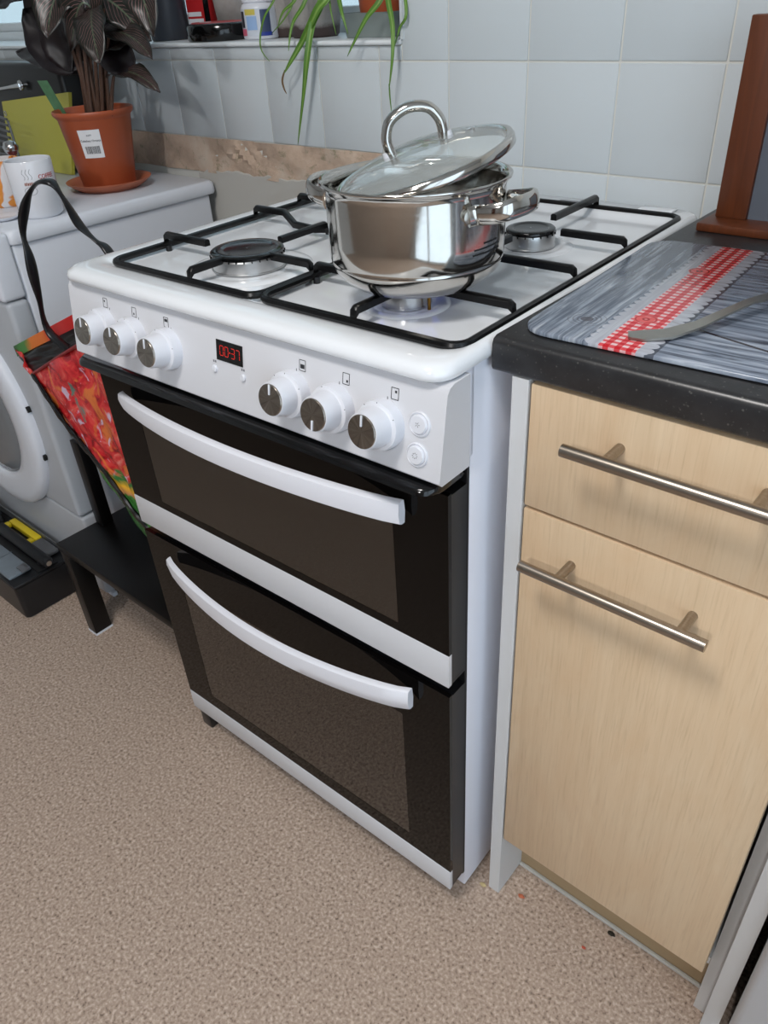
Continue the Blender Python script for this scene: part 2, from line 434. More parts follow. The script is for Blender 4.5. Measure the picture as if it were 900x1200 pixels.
# ================================================================== COOKER
CA = .02398
def frc(x, y):
    return (.6+math.cos(CA)*(x-.6)-math.sin(CA)*y, math.sin(CA)*(x-.6)+math.cos(CA)*y)
ox, oy = frc(0, 0)
ck = empty('gas_cooker', (ox, oy, 0), CA, 'white freestanding double-oven gas cooker with black glass doors', 'cooker')
b = MB()
b.box(.003, .038, .062, .018, .585, .884, .002)
b.box(.582, .038, .012, .600, .585, .884, .002)
b.box(.018, .56, .02, .582, .585, .884)
b.box(.018, .045, .86, .582, .56, .884)
b.box(.018, .12, .02, .582, .56, .05)
b.box(.576, .0262, .7875, .600, .045, .884, .002)
b.build('body', M['side_white'], ck)
MB().box(.002, .006, .0, .030, .055, .0535, .004).build('foot', M['black_plastic'], ck)
f = MB(); f.box(.55, .05, 0, .59, .09, .02, .003); f.build('foot', M['black_plastic'], ck)
f = MB(); f.box(.02, .5, 0, .06, .54, .02, .003); f.build('foot', M['black_plastic'], ck)
f = MB(); f.box(.55, .5, 0, .59, .54, .02, .003); f.build('foot', M['black_plastic'], ck)
# dark inner frame + two cavities
fr = MB()
for x0, x1, z0, z1 in ((.018,.06,.05,.785), (.54,.583,.05,.785), (.06,.54,.05,.09), (.06,.54,.455,.52), (.06,.54,.74,.785)):
    fr.box(x0, .040, z0, x1, .5, z1)
fr.box(.555, .0335, .05, .5995, .0378, .785); fr.box(.0035, .0335, .05, .04, .0378, .785)
fr.box(.018, .5, .05, .583, .51, .785)
fr.build('inner_frame', M['black_matt'], ck, smooth=0)
def liner(name, z0, z1):
    c = MB()
    c.box(.06, .045, z0, .064, .498, z1); c.box(.536, .045, z0, .54, .498, z1)
    c.box(.06, .045, z0, .54, .498, z0+.004); c.box(.06, .045, z1-.004, .54, .498, z1); c.box(.06, .492, z0, .54, .498, z1)
    return c.build(name, M['cavity'], ck, smooth=0)
liner('upper_oven_cavity', .52, .74); liner('lower_oven_cavity', .09, .455)
def rack(z, n=14):
    r = MB(); r.tube([(.068,.06,z),(.532,.06,z),(.532,.48,z),(.068,.48,z)], .0028, 6, closed=True)
    for i in range(n):
        x = .068+(i+1)*.464/(n+1); r.tube([(x,.06,z),(x,.48,z)], .0016, 5)
    return r.build('oven_rack', M['chrome'], ck)
rack(.235); rack(.305); rack(.60)
# hob plate with a sunken well
hx0, hx1, hy0, hy1 = -.002, .6055, -.016, .598
h = MB()
rg = [rrect(hx0+.004, hy0+.004, hx1-.004, hy1, .022, .884),
      rrect(hx0, hy0, hx1, hy1, .026, .887), rrect(hx0, hy0, hx1, hy1, .026, .892),
      rrect(hx0+.002, hy0+.002, hx1-.002, hy1, .026, .897), rrect(hx0+.007, hy0+.008, hx1-.005, hy1-.002, .026, .9005),
      rrect(hx0+.014, hy0+.018, hx1-.010, hy1-.003, .026, .9015),
      rrect(hx0+.030, hy0+.036, hx1-.012, hy1-.045, .022, .9013),
      rrect(hx0+.036, hy0+.044, hx1-.018, hy1-.051, .022, .8985), rrect(hx0+.046, hy0+.056, hx1-.026, hy1-.060, .02, .8935),
      rrect(hx0+.052, hy0+.062, hx1-.032, hy1-.068, .02, .893)]
h.loft(rg)
h.build('hob_plate', M['enamel'], ck, smooth=60)
MB().box(.523, .568, .9012, .571, .592, .9035, .0012).build('hinge_cover', M['enamel'], ck)
for x in (.30, .40): MB().box(x, .574, .9010, x+.05, .578, .9018).build('vent_slot', M['ink_grey'], ck)
# control panel: leaning front
py0, py1 = -.024, -.009
pl = MB()
prof = [(py0+.004, .7865), (py0, .7905), (py1-.001, .876), (py1+.003, .8815), (py1+.010, .8838), (.026, .8838), (.026, .7865)]
pl.loft([[Vector((x, y, z)) for y, z in prof] for x in (.002, .6075)])
pl.build('control_panel', M['panel_white'], ck, smooth=30)
nrm = Vector((0, -(.876-.7905), (py1-.001)-py0)).normalized()      # outward normal of the panel
upv = Vector((0, (py1-.001)-py0, .876-.7905)).normalized()
def pan(x, z, off=0):
    y = py0+(z-.7905)/(.876-.7905)*(py1-.001-py0); return Vector((x, y, z))+nrm*off
Mp = lambda x, z: Matrix.Translation(pan(x, z)) @ Matrix((Vector((1,0,0)), upv, nrm)).transposed().to_4x4()
def plate(mb, x, z, pts, off, th=.0006):
    o = pan(x, z); mb.extr([o+Vector((1,0,0))*a+upv*b_+nrm*off for a, b_ in pts], nrm*th)
for i, (x, z, ang, dark) in enumerate(((.080,.8365,0,.4), (.1425,.8365,0,.4), (.2105,.8365,0,.4), (.417,.8325,0,.4), (.4765,.8325,180,.4), (.5385,.8325,0,.4))):
    mt = Mp(x, z)
    k = empty('knob'); k.parent = ck; k.matrix_local = mt
    # the knob skirt and grip as one mesh, its bright face and white pointer as pieces of their own
    o = MB().lathe([(.001,0),(.0248,0),(.0246,.0105),(.0240,.0125),(.0212,.0132),(.0202,.0140),(.0182,.030),(.0176,.0325),(.001,.0325)], 40).build('grip', M['plastic_white'], k)
    o = MB().lathe([(.0165,.0322),(.0165,.0336),(.0160,.0342),(.0005,.0342)], 40, cap1=True).build('face', M['spun'], k)
    o.rotation_euler = (0, 0, .4*i)
    p = MB().box(-.0010, .0055, .034, .0010, .0165, .0354, .0004).build('pointer', M['plastic_white'], k)
    p.rotation_euler = (0, 0, math.radians(ang))
    for a in ((-60, 0, 40) if i % 2 else (-75, 20)):
        MB().box(-.0004, .0215, 0, .0004, .0238, .0004, M=Matrix.Translation((0,0,.0124)) @ Matrix.Rotation(math.radians(a), 4, 'Z')).build('tick_mark', M['ink'], k, smooth=0)
# cooker symbols above each knob
def icon(x, z, cell, bar=False):
    q = MB(); a, b_ = .0042, .0056; wd = .0006
    out = [(-a,-b_),(a,-b_),(a,b_),(-a,b_)]
    for (p0, p1) in zip(out, out[1:]+out[:1]):
        dx, dy = p1[0]-p0[0], p1[1]-p0[1]; L = math.hypot(dx, dy); nx, ny = -dy/L*wd/2, dx/L*wd/2
        plate(q, x, z, [(p0[0]+nx,p0[1]+ny),(p1[0]+nx,p1[1]+ny),(p1[0]-nx,p1[1]-ny),(p0[0]-nx,p0[1]-ny)], .0001, .0002)
    cx, cy, r = cell
    w_ = .0028 if bar else .0011
    plate(q, x, z, [(cx-w_,cy-r),(cx+w_,cy-r),(cx+w_,cy+r),(cx-w_,cy+r)], .0001, .0002)
    plate(q, x-.0085 if x > .35 else x+.0085, z-.006, [(-.0003,-.0014),(.0003,-.0014),(.0003,.0014),(-.0003,.0014)], .0001, .0002)
    q.build('symbol', M['ink'], ck, smooth=0)
icon(.0845, .8675, (-.0014,.002,.0012)); icon(.1450, .8665, (-.0005,-.002,.0012)); icon(.2075, .8660, (0,.0022,.0016), True)
icon(.4300, .8640, (0,-.001,.0022), True); icon(.4890, .8640, (.0014,-.0022,.0012)); icon(.5495, .8640, (.0012,.002,.0012))
# clock display
dsp = MB(); plate(dsp, .3185, .8535, [(-.0215,-.0115),(.0215,-.0115),(.0215,.0115),(-.0215,.0115)], .0002, .0006)
dsp = dsp.build('clock_display', M['black_gloss'], ck, smooth=0)
SEG = {'0': 'abcdef', '3': 'abgcd', '7': 'abc', '-': 'g'}
t = NT('red_led'); t.col(srgb(120,20,15)); t.set(Emission_Color=srgb(235,40,25), Emission_Strength=.45, Roughness=.5); M['led'] = t.m
dg = MB()
def seg7(ch, cx):
    w_, h_, s_ = .0028, .0054, .00042
    for s1 in SEG[ch]:
        xa, ya, xb, yb = {'a': (-w_,h_,w_,h_), 'g': (-w_,0,w_,0), 'd': (-w_,-h_,w_,-h_), 'b': (w_,0,w_,h_), 'c': (w_,-h_,w_,0), 'f': (-w_,0,-w_,h_), 'e': (-w_,-h_,-w_,0)}[s1]
        if xa == xb: pts = [(xa-s_, ya+.0005), (xa+s_, ya+.0005), (xa+s_, yb-.0005), (xa-s_, yb-.0005)]
        else: pts = [(xa+.0004, ya-s_), (xb-.0004, ya-s_), (xb-.0004, ya+s_), (xa+.0004, ya+s_)]
        plate(dg, .3185, .8535, [(cx+a, b_) for a, b_ in pts], .0008, .0002)
for ch, cx in zip('00-37', (-.0125, -.0045, .0010, .0060, .0140)):
    if ch == '-': plate(dg, .3185, .8535, [(-.0005,-.0006),(.0022,-.0006),(.0022,.0006),(-.0005,.0006)], .0008, .0002)
    else: seg7(ch, cx)
dg.build('digits', M['led'], dsp, smooth=0)
for x, z in ((.2925, .8305), (.3395, .8305)):
    MB().lathe([(.0042,0),(.0042,.0016),(.0034,.0024),(.0005,.0026)], 20, M=Mp(x, z), cap1=True).build('button', M['plastic_white'], ck)
    q = MB(); 
    for dx in (-.0016, .0016): plate(q, x+dx, z+.0085, [(-.0010,-.0012),(.0010,-.0012),(.0010,.0012),(-.0010,.0012)], .0001, .0002)
    q.build('symbol', M['ink_grey'], ck, smooth=0)
for x, z, kind in ((.5800, .8430, 0), (.5795, .8125, 1)):
    bt = MB().lathe([(.0122,0),(.0122,.0012),(.0112,.0020),(.0102,.0014),(.0098,.0010),(.0094,.0026),(.0084,.0036),(.0005,.0038)], 32, M=Mp(x, z), cap1=True).build('push_button', M['plastic_white'], ck)
    q = MB()
    for a in range(8 if kind else 5):
        a = 2*PI*a/(8 if kind else 5)
        r0, r1 = (.0020, .0031) if kind else (.0006, .0026)
        pts = [(math.cos(a+.12)*r0, math.sin(a+.12)*r0), (math.cos(a-.12)*r0, math.sin(a-.12)*r0), (math.cos(a-.08)*r1, math.sin(a-.08)*r1), (math.cos(a+.08)*r1, math.sin(a+.08)*r1)]
        plate(q, x, z, pts, .0038, .0002)
    q.build('symbol', M['ink'], bt, smooth=0)
# black trim bar between panel and doors
tb = MB()
pts = rrect(.0, -.033, .6015, .040, .022, 0, 6)
tb.loft([[Vector((p.x, p.y+.002, .7740)) for p in pts], [Vector((p.x, p.y-.001 if p.y < 0 else p.y, .7755)) for p in pts], [Vector((p.x, p.y, .7800)) for p in pts], [Vector((p.x*.998+.001, p.y+.004, .7825)) for p in pts]])
tb.build('heat_shield', M['black_gloss'], ck, smooth=50)
# doors
def door(name, z0, z1, zs, win, hz, label):
    root = empty(name); root.parent = ck; root['label'] = label
    g = MB(); x0, x1 = .0, .600; wx0, wx1, wz0, wz1 = win; T = .006
    for bx in ((x0, wz1, x1, z1), (x0, zs, wx0, wz1), (wx1, zs, x1, wz1), (wx0, zs, wx1, wz0)):
        if bx[3]-bx[1] > .001: g.box(bx[0], 0, bx[1], bx[2], T, bx[3])
    g.build('outer_glass', M['frit'], root, smooth=0)
    MB().box(wx0, .0003, wz0, wx1, T-.0003, wz1).build('window', M['oven_glass'], root, smooth=0)
    MB().box(x0, -.0012, z0, x1, T, zs, .0008).build('bottom_strip', M['strip_grey'], root)
    e = MB(); e.box(x1-.004, T, z0+.004, x1-.0002, .033, z1-.003); e.box(x0+.0002, T, z0+.004, x0+.004, .033, z1-.003)
    e.box(x0, T, z0+.002, x1, .033, z0+.006); e.box(x0, T, z1-.006, x1, .033, z1-.002)
    for bx in ((x0, wz1+.01, x1, z1-.003), (x0, z0+.004, wx0-.01, wz1), (wx1+.01, z0+.004, x1-.001, wz1), (wx0, z0+.004, wx1, wz0-.008)):
        if bx[3]-bx[1] > .001: e.box(bx[0]+.001, .024, bx[1], bx[2]-.001, .033, bx[3])
    e.build('door_frame', M['black_plastic'], root, smooth=0)
    MB().box(wx0+.012, .026, wz0+.01, wx1-.012, .029, wz1-.008).build('inner_pane', M['inner_glass'], root, smooth=0)
    # bowed handle
    hx0, hx1, za, zb, h0, dip = hz
    N = 28; rings = []
    for i in range(N+1):
        u = i/N; x = hx0+(hx1-hx0)*u; bow = math.sin(PI*u)**.75
        y = -.008-.036*bow; zc = za+(zb-za)*u+dip*bow; hh = h0*(.62+.38*math.sin(PI*u)**.5 if u < .5 else 1.0); th = .007
        rings.append([Vector((x, y-th, zc-hh*.86)), Vector((x, y-th-.0015, zc)), Vector((x, y-th, zc+hh*.86)), Vector((x, y-th*.5, zc+hh)), Vector((x, y+th*.2, zc+hh)), Vector((x, y+th*.4, zc)), Vector((x, y+th*.2, zc-hh)), Vector((x, y-th*.5, zc-hh))])
    hd = MB().loft(rings)
    hd.build('handle', M['handle_white'], root, smooth=50)
    return root
door('upper_door', .4917, .7621, .543, (.075, .527, .556, .702), (.060, .5495, .729, .729, .0142, .008), 'shorter upper oven door of black glass with bowed white handle')
door('lower_door', .054, .4746, .0993, (.070, .525, .128, .395), (.068, .549, .443, .448, .0168, -.006), 'taller lower oven door of black glass with bowed white handle')
# burners
def burner(x, y, r, name_l, cap_r=None):
    br = empty('burner', (x, y, .893)); br.parent = ck; br['label'] = name_l
    MB().lathe([(r*1.75, 0), (r*1.7, .0012), (r*1.5, .0026), (r*1.3, .0012), (r*1.2, .0010), (.001, .0012)], 48).build('bezel', M['enamel'], br, smooth=60)
    MB().lathe([(r*.9,.002),(r*1.02,.0022),(r*1.02,.0034),(r*.995,.0036),(r*.995,.0168),(r*.975,.0185),(.002,.0185)], 48).build('ring', M['silver'], br, smooth=25)
    n = int(r*2*PI/.0095); t_ = MB()
    for i in range(n):
        a = 2*PI*i/n; t_.box(r*.90, -.0006, .0168, r*1.028, .0006, .0195, M=Matrix.Rotation(a, 4, 'Z'))
    t_.build('gas_slots', M['dark_slot'], br, smooth=0)
    cr = r*1.0
    MB().lathe([(cr*.96,.0185),(cr*1.0,.0195),(cr*1.0,.0225),(cr*.95,.0240),(cr*.72,.0246),(cr*.68,.0236),(cr*.62,.0232),(.001,.0236)], 48).build('cap', M['black_gloss'], br, smooth=50)
    if 'lit' in name_l: MB().cyl((r*1.22, -r*.15, .0), (r*1.22, -r*.15, .015), .0018).build('igniter', M['brass'], br)
    return br
burner(.206, .128, .046, 'large front-left gas burner')
burner(.468, .370, .031, 'rear-right gas burner')
burner(.462, .121, .027, 'lit front-right gas burner under the pan')
burner(.206, .385, .030, 'rear-left gas burner')
# blue flames
t = NT('blue_gas_flame')
em = t.n('ShaderNodeEmission'); em.inputs[0].default_value = (.16, .22, 1, 1); em.inputs[1].default_value = .8
tr = t.n('ShaderNodeBsdfTransparent'); mx = t.n('ShaderNodeMixShader'); mx.inputs[0].default_value = .5
t.l(tr.outputs[0], mx.inputs[1]); t.l(em.outputs[0], mx.inputs[2]); t.l(mx.outputs[0], t.out.inputs[0]); M['flame'] = t.m
fm = MB()
for i in range(24):
    a = 2*PI*i/24; c_, s_ = math.cos(a), math.sin(a)
    fm.tube([(.462+c_*(.0265+d_), .121+s_*(.0265+d_), .910+z_) for d_, z_ in ((0,0), (.004,.002), (.009,.006), (.013,.012))], [.0012, .0021, .0018, .0003], 6)
fl_ = fm.build('flame', M['flame'], ck); fl_['kind'] = 'stuff'

# pan supports (lift-off)
def support(x0, x1, label, fingers):
    g = empty('pan_support', (ox, oy, 0), CA, label, 'pan support', 'black iron pan supports on the hob')
    y0, y1, zt = .034, .556, .9045
    loop = [p for p in rrect(x0, y0, x1, y1, .018, zt-.0035, 5)]
    MB().tube(loop, .0052, 8, closed=True, flat=(.9, .9)).build('frame', M['iron'], g)
    for p in fingers:
        P_ = [Vector(q) for q in p]
        f = MB()
        for a, c_ in zip(P_, P_[1:]): pass
        rings = []
        for i, q in enumerate(P_):
            t_ = (P_[min(i+1, len(P_)-1)]-P_[max(i-1, 0)]); t_.z = 0; t_.normalize(); sd = Vector((-t_.y, t_.x, 0))*.0042
            up = Vector((0,0,.0042)) ; 
            rings.append([q-sd-up, q+sd-up, q+sd+up*.6, q+sd*.5+up, q-sd*.5+up, q-sd+up*.6])
        f.loft(rings); f.build('finger', M['iron'], g, smooth=50)
    for (x, y) in ((x0+.004, y0+.09), (x1-.004, y0+.09), (x0+.004, y1-.09), (x1-.004, y1-.09)):
        MB().cyl((x, y, .893), (x, y, zt-.004), .0042, .0042, 12).build('foot', M['black_plastic'], g)
    return g
ZF = .9130
def fing(x0, y0, x1, y1, dx=0, dy=0):      # rises from the frame and runs inward
    a = Vector((x0, y0, .902)); e = Vector((x1, y1, ZF)); d_ = (e-a); d_.z = 0; L = d_.length; d_.normalize()
    return [a, a+d_*.001+Vector((0,0,ZF-.902-.003)), a+d_*.005+Vector((0,0,ZF-.902)), a+d_*(L*.5)+Vector((0,0,ZF-.902)), e]
GX0, GX1, GX2, GX3 = .044, .3165, .3225, .5905
cl_, cr_ = .206, .462
support(GX0, GX1, 'left black iron pan support, empty, around the big burner',
  [fing(cl_, .034, cl_, .098), fing(GX1, .128, cl_+.038, .128), fing(GX0-.004, .128, GX0+.085, .128),
   fing(GX0-.004, .295, GX0+.06, .295)+[Vector((GX0+.10, .275, ZF-.008)), Vector((GX0+.14, .275, ZF-.010)), Vector((GX1-.05, .295, ZF-.004)), Vector((GX1, .295, .902))],
   fing(cl_, .275, cl_, .185), fing(cl_, .556, cl_, .45), fing(GX0, .385, GX0+.09, .385), fing(GX1, .385, GX1-.07, .385), fing(cl_, .29, cl_, .35)])
support(GX2, GX3, 'right black iron pan support carrying the steel pan',
  [fing(cr_, .034, cr_, .098), fing(GX3, .128, cr_+.03, .128), fing(GX2, .128, GX2+.095, .128),
   fing(GX3, .255, GX3-.06, .255)+[Vector((cr_, .255, ZF)), Vector((GX2+.05, .255, ZF)), Vector((GX2, .255, .902))],
   fing(cr_, .255, cr_, .165), fing(cr_, .255, cr_, .33), fing(cr_, .566, cr_, .44), fing(GX3, .382, GX3-.085, .382), fing(GX2, .382, GX2+.09, .382)])

# ================================================================== PAN AND LID
PX, PY, PZ = .4645, .1310, .9178
pan_ = empty('saucepan', (PX, PY, PZ), 0, 'polished steel two-handled saucepan on the lit front burner', 'saucepan'); pan_.scale = (.962,)*3
ZR = .1080
prof = [(.001,0),(.066,0),(.070,.001),(.0735,.004),(.082,.0095),(.0895,.018),(.0925,.025),(.0930,.0275),(.0925,.029),(.0935,.031),(.0938,.05),(.0938,ZR-.012),(.0945,ZR-.008),(.0965,ZR-.005),(.0995,ZR-.003),(.1000,ZR-.001),(.0990,ZR),(.0960,ZR-.001),(.0935,ZR-.004),(.0918,ZR-.010),(.0916,.035),(.088,.016),(.07,.006),(.001,.005)]
MB().lathe(prof, 96).build('body', M['steel'], pan_, smooth=60)
def pan_handle(ang):
    h_ = empty('handle', (0,0,0), ang); h_.parent = pan_
    # flat strap bent into a loop, lying level and slightly raised at the tip
    pts = []
    zb = ZR-.026
    raw = [(.0885,-.040,0),(.0935,-.0335,.001),(.100,-.0335,.002),(.112,-.0325,.004),(.124,-.026,.007),(.1305,-.013,.009),(.1325,0,.0095),(.1305,.013,.009),(.124,.026,.007),(.112,.0325,.004),(.100,.0335,.002),(.0935,.0335,.001),(.0885,.040,0)]
    pts = smoothpath([(x, y, zb+z) for x, y, z in raw], 5)
    MB().tube(pts, .0098, 12, flat=(1.0, .40)).build('strap', M['steel'], h_, smooth=60)
    for sy in (-1, 1):
        a = sy*.41; c_, s_ = math.cos(a), math.sin(a)
        MB().tube([(c_*.0925, s_*.0925, zb), (c_*.0975, s_*.0975, zb), (c_*.0985, s_*.0985, zb)], [.0065, .0065, .004], 14).build('rivet', M['steel_satin'], h_)
    return h_
pan_handle(math.radians(4)); pan_handle(math.radians(184))
# small etched print near the right handle
q = MB()
for r_, (a0, a1) in enumerate(((-6, 8), (-14, 10), (-15, 10), (-4, 6))):
    a = a0
    while a < a1:
        wd = random.uniform(.8, 2.2); aa, bb = math.radians(a), math.radians(a+wd); z = .052-r_*.0048; R_ = .0940
        q.extr([(R_*math.cos(aa), R_*math.sin(aa), z), (R_*math.cos(bb), R_*math.sin(bb), z), (R_*math.cos(bb), R_*math.sin(bb), z+.0017), (R_*math.cos(aa), R_*math.sin(aa), z+.0017)], (.0002*math.cos(aa), .0002*math.sin(aa), 0))
        a += wd+.6
q.build('etched_print', M['ink'], pan_, smooth=0)
# lid, tilted, one side sunk in the pan
rt = Vector((.737, .676, 0)); 
tilt = math.radians(15.5)
ax = rt*math.cos(tilt)+Vector((0,0,1))*math.sin(tilt)
back = Vector((-.676, .737, 0)).normalized(); back = (back+Vector((0,0,.02))).normalized()
nz = ax.cross(back).normalized(); back = nz.cross(ax)
lid = bpy.data.objects.new('glass_lid', None); C.objects.link(lid)
lid.matrix_world = Matrix.Translation(Vector((PX, PY, 1.0285))+rt*.0085) @ Matrix((ax, back, nz)).transposed().to_4x4() @ Matrix.Scale(.95, 4)
tag(lid, 'glass lid with steel rim resting askew on the steel saucepan', 'lid')
MB().lathe([(.0905,.003),(.085,.0075),(.07,.013),(.05,.0175),(.03,.0200),(.001,.0210),(.001,.0180),(.03,.0170),(.05,.0145),(.07,.010),(.085,.0045),(.0905,.0005)], 80).build('glass', M['clear_glass'], lid, smooth=60)
MB().lathe([(.0885,.0045),(.0915,.0062),(.0945,.0055),(.0962,.002),(.0962,-.0035),(.0945,-.0048),(.0885,-.0040),(.0875,0),(.0885,.0045)], 80).build('rim', M['steel'], lid, smooth=60)
pts = smoothpath([(-.027,0,.018),(-.0285,0,.027),(-.0275,0,.038),(-.019,0,.0505),(0,0,.056),(.019,0,.0505),(.0275,0,.038),(.0285,0,.027),(.027,0,.018)], 6)
MB().tube(pts, .0072, 14, flat=(.75, 1.1)).build('handle', M['steel'], lid, smooth=60)
for sx in (-1, 1):
    MB().cyl((sx*.031, 0, .0165), (sx*.031, 0, .0235), .006, .0055, 20).build('washer', M['plastic_white'], lid)
MB().lathe([(.005,.013),(.005,.0165),(.0042,.0172),(.0022,.0172),(.0020,.016),(.0003,.016)], 20, c=(.055,.004,0)).build('steam_vent', M['chrome'], lid)

# ================================================================== CABINETS, WORKTOP (right)
cb = empty('base_cabinet', (0,0,0), 0, 'narrow base cabinet with pale maple drawer and door, right of the cooker', 'cabinet')
cy = .067
b = MB()
b.box(.6262, .0655, .0, .6440, .585, .8715, .0006)
b.box(.9385, .100, .0, .9535, .585, .8715)
b.box(.644, .57, .1, .9385, .585, .87); b.box(.644, .09, .135, .9385, .57, .150); b.box(.644, .09, .86, .9385, .57, .8715)
b.build('carcass', M['end_panel'], cb, smooth=0)
MB().box(.6442, .131, 0, .9383, .146, .135).build('plinth', M['kick'], cb, smooth=0)
MB().box(.6442, .126, 0, .9383, .1308, .006, .001).build('sealant_bead', M['gasket'], cb, smooth=0)
def bar(parent, xa, xb, z, pxs):
    MB().cyl((xa, cy-.032, z), (xb, cy-.032, z), .006, .006, 24).build('bar_handle', M['bar'], parent)
    for x in pxs: MB().cyl((x, cy+.0001, z), (x, cy-.030, z), .0048, .0048, 18).build('handle_post', M['bar'], parent)
dr = empty('drawer', (0,0,0)); dr.parent = cb
MB().box(.6460, cy, .7345, .9365, cy+.018, .8685, .0012).build('drawer_front', M['maple'], dr)
bar(dr, .6985, .905, .8305, (.738, .8625))
dd = empty('door', (0,0,0)); dd.parent = cb
MB().box(.6460, cy, .1475, .9365, cy+.018, .7305, .0012).build('door_front', M['maple'], dd)
bar(dd, .6635, .8535, .6840, (.7045, .8290))
# end panel right of the gap
ep = MB().box(.9545, .0655, 0, .9740, .585, .8715, .0008).build('end_panel', M['end_panel'])
tag(ep, 'tall white panel standing right of the maple cabinet', 'panel')
# next appliance
ap = empty('undercounter_appliance', (0,0,0), 0, 'silvery-white undercounter appliance at the bottom right edge', 'appliance')
MB().box(.986, .075, .012, 1.58, .575, .86).build('body', M['black_plastic'], ap, smooth=0)
MB().box(.983, .040, .085, 1.582, .075, .86, .010, 4).build('door', plain('silver_grey_door', srgb(184,186,190), .35, .1, .02, 5), ap)
MB().box(.99, .10, 0, 1.57, .12, .085).build('plinth', M['black_plastic'], ap, smooth=0)
wt = MB()
prof = [(.0665,.8725),(.0640,.8740),(.0622,.8775),(.0622,.8995),(.0640,.9040),(.0690,.9063),(YW-.0012,.9063),(YW-.0012,.8725)]
wt.loft([[Vector((x, y, z)) for y, z in prof] for x in (.6055, 1.9)])
wt = wt.build('worktop', M['worktop'], smooth=50); tag(wt, 'black speckled laminate worktop over the maple cabinet', 'worktop')
rest = MB().box(1.60, .07, 0, 1.89, .585, .8715).build('filler_cabinet', M['maple'], smooth=0)
tag(rest, 'plain maple base unit at the far right end of the worktop', 'cabinet')

# chopping board with printed top
bx, by = .618, .082
BL, BD, BT = .40, .330, .005
t = NT('printed_board')
sx = t.n('ShaderNodeSeparateXYZ'); t.l(t.tc.outputs['Object'], sx.inputs[0]); X, Y = sx.outputs[0], sx.outputs[1]
mp = t.mapping(scale=(14, 1.4, 1), rot=(0,0,.05)); g = t.noise(mp, 7, 7, .62, .9)
mp2 = t.mapping(scale=(90, 3.0, 1), rot=(0,0,.05)); g2 = t.noise(mp2, 3, 4, .6)
wood = t.ramp(g, [(.3, srgb(70,80,96)), (.5, srgb(128,138,152)), (.7, srgb(176,184,194))])
wood = t.mix(t.ramp(g2, [(.45, (0,0,0)), (.6, (.7,.7,.7))]), wood, srgb(64,72,88))
# right-hand boards run the other way, with a joint
mp3 = t.mapping(scale=(1.2, 16, 1), rot=(0,0,-.25)); g3 = t.noise(mp3, 8, 6, .62, .7)
wood2 = t.ramp(g3, [(.35, srgb(52,58,72)), (.5, srgb(120,130,146)), (.68, srgb(170,178,190))])
def absdiff(a, c): return t.math('ABSOLUTE', t.math('SUBTRACT', a, c))
j = t.math('ADD', Y, t.math('MULTIPLY', X, .30))
jm = t.math('LESS_THAN', absdiff(j, .115), .0018); jm2 = t.math('LESS_THAN', absdiff(j, .34), .0018)
wood2 = t.mix(t.math('MAXIMUM', jm, jm2), wood2, srgb(40,34,40))
bandc = t.math('SUBTRACT', X, t.math('MULTIPLY', Y, -.004))    # distance across the ribbon
def between(v, a, c): return t.math('MULTIPLY', t.math('GREATER_THAN', v, a), t.math('LESS_THAN', v, c))
col = t.mix(t.math('GREATER_THAN', bandc, .112), wood, wood2)
scal = t.math('MULTIPLY', t.math('SQRT', t.math('ABSOLUTE', t.math('SINE', t.math('MULTIPLY', Y, 260)))), .006)
l0 = t.math('SUBTRACT', .071, scal); l1 = t.math('ADD', .121, scal)
lace = t.math('MULTIPLY', t.math('GREATER_THAN', bandc, l0), t.math('LESS_THAN', bandc, l1))
col = t.mix(t.math('MULTIPLY', lace, .55), col, srgb(198,200,208))
sh = t.math('MULTIPLY', t.math('GREATER_THAN', bandc, .115), t.math('MULTIPLY', between(bandc, .121, .129), t.math('SUBTRACT', 1, lace)))
col = t.mix(t.math('MULTIPLY', sh, .7), col, srgb(36,38,48))
cxk = t.math('GREATER_THAN', t.math('SINE', t.math('MULTIPLY', bandc, 2*PI/.0105)), 0)
cyk = t.math('GREATER_THAN', t.math('SINE', t.math('MULTIPLY', Y, 2*PI/.0085)), 0)
both = t.math('ADD', cxk, cyk)
ging = t.ramp(t.math('MULTIPLY', both, .5), [(0, srgb(220,190,192)), (.4, srgb(206,78,84)), (.9, srgb(188,30,40))], 'CONSTANT')
col = t.mix(between(bandc, .080, .1135), col, ging)
def disc(cx, cy_, r0, r1):
    d2 = t.math('SQRT', t.math('ADD', t.math('POWER', t.math('SUBTRACT', X, cx), 2), t.math('POWER', t.math('SUBTRACT', Y, cy_), 2)))
    return between(d2, r0, r1)
for (a, c_) in ((.092, .075), (.086, .232)):
    col = t.mix(t.math('MULTIPLY', disc(a, c_, 0, .011), .8), col, srgb(214,90,88)); col = t.mix(disc(a, c_, .0085, .010), col, srgb(170,40,44))
    col = t.mix(disc(a, c_, .0015, .0035), col, srgb(150,30,36))
for r0, r1, k in ((0, .006, .8), (.008, .0095, .5), (.012, .0135, .45), (.017, .018, .35)):
    col = t.mix(t.math('MULTIPLY', disc(.046, .050, r0, r1), k), col, srgb(70,68,76))
t.col(col); t.set(Roughness=.16); M['board'] = t.m
bo = empty('chopping_board', (bx, by, .9066), math.radians(2.5), 'grey wood-effect glass chopping board printed with a red gingham ribbon', 'chopping board')
MB().loft([rrect(.002, .002, BL-.002, BD-.002, .026, 0), rrect(0, 0, BL, BD, .028, .0015), rrect(0, 0, BL, BD, .028, BT-.001), rrect(.001, .001, BL-.001, BD-.001, .027, BT)]).build('panel', M['board'], bo, smooth=50)
for a, c_ in ((.03,.03), (BL-.03,.03), (.03,BD-.03), (BL-.03,BD-.03)): pass

